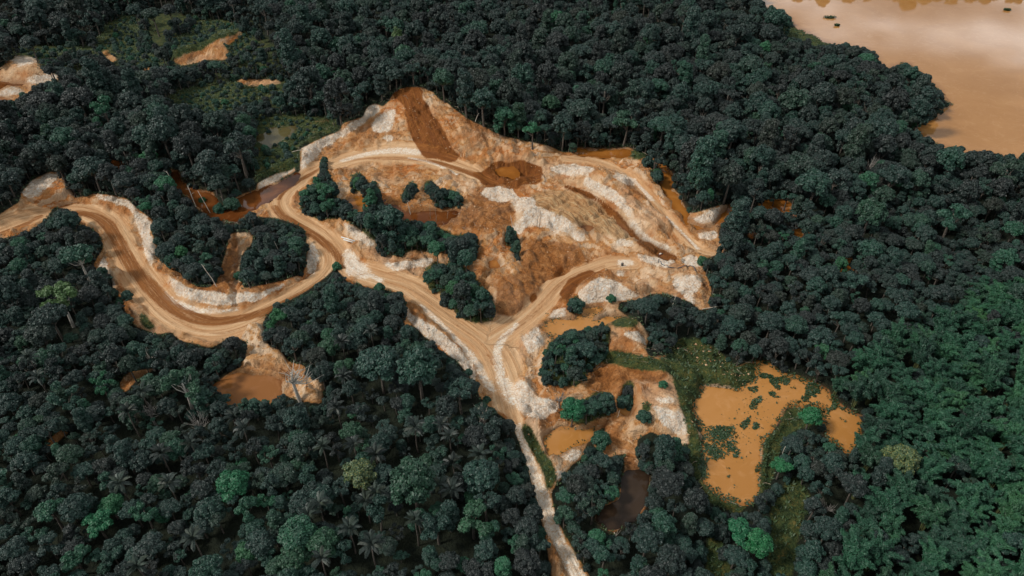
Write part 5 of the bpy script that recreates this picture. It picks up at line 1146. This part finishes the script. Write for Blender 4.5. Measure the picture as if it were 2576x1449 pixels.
def tubem(name, pts, r, mat, parent, sides=10): b = Bag(); b.tube(pts, [r] * len(pts) if not isinstance(r, list) else r, sides); return link(name, b.mesh(name, mat, True), parent)
x, y, z = on_ground(1661, 646); e = bpy.data.objects.new('motor_pump', None); COL.objects.link(e); e.location = (x, y, z + .05); e.rotation_euler = (0, 0, .5)
for s_ in (-.55, .55): boxm('skid', -1.0, 1.0, s_ - .09, s_ + .09, -.1, .12, M_STEEL, e, .03)
boxm('engine_block', -.75, .35, -.42, .42, .14, 1.0, M_RED, e); boxm('fuel_tank', -.55, .2, -.3, .3, 1.01, 1.42, M_CREAM, e); boxm('radiator', -.93, -.77, -.4, .4, .2, 1.05, M_STEEL, e, .03)
tubem('pump_housing', [(.40, 0, .5), (.86, 0, .5)], .40, M_STEEL, e, 14); tubem('flywheel', [(.38, .5, .62), (.38, .62, .62)], .36, M_RED, e, 14); tubem('exhaust', [(-.2, .30, 1.0), (-.2, .34, 1.5), (-.05, .36, 1.75)], .06, M_STEEL, e, 7); tubem('outlet', [(.66, 0, .8), (.66, 0, 1.15), (.9, -.1, 1.25)], .13, M_STEEL, e, 8)
tag(e, 'red motor pump with cream tank at the trench end', 'pump')
pts = [((2400 + a * .2415) * .644, (900 + c * .2415) * .644) for a, c in ((720,470),(715,520),(760,540),(810,570),(870,600),(960,615),(1050,605),(1130,575),(1220,575),(1290,600),(1310,650),(1330,690))]
W3 = [np.array(on_ground(*p)) for p in pts]; o3 = W3[0]; fine = []
for i in range(len(W3) - 1):
    for t in (0, .33, .66): q = W3[i] * (1 - t) + W3[i + 1] * t; fine.append(np.array([q[0], q[1], float(height_at(q[0], q[1])) + .14]) - o3)
tag(tubem('pump_hose', fine, .15, M_HOSE, None, 7), 'dark grey hose snaking from the motor pump over pale ground', 'hose').location = o3
x, y, z = on_ground(1564, 678); e = bpy.data.objects.new('oil_drum', None); COL.objects.link(e); e.location = (x, y, z); tubem('barrel', [(0, 0, -.05), (0, 0, .95)], .42, M_RUBBER, e, 14); tubem('rim', [(0, 0, .93), (0, 0, 1.0)], .45, M_STEEL, e, 14); tubem('rim', [(0, 0, .45), (0, 0, .52)], .45, M_STEEL, e, 14); tag(e, 'small dark drum on the ground by white clay patches', 'drum')
g = ground(1678, 643, WL_TR); e = bpy.data.objects.new('intake_float', None); COL.objects.link(e); e.location = (g[0], g[1], WL_TR); tubem('float', [(-.5, 0, .12), (.5, 0, .12)], .26, M_RED, e, 10); tubem('float', [(-.5, .6, .12), (.5, .6, .12)], .26, M_RUBBER, e, 10); boxm('deck', -.35, .35, -.15, .75, .34, .42, M_STEEL, e, .02); tag(e, 'small dark red intake float in the trench water', 'float')
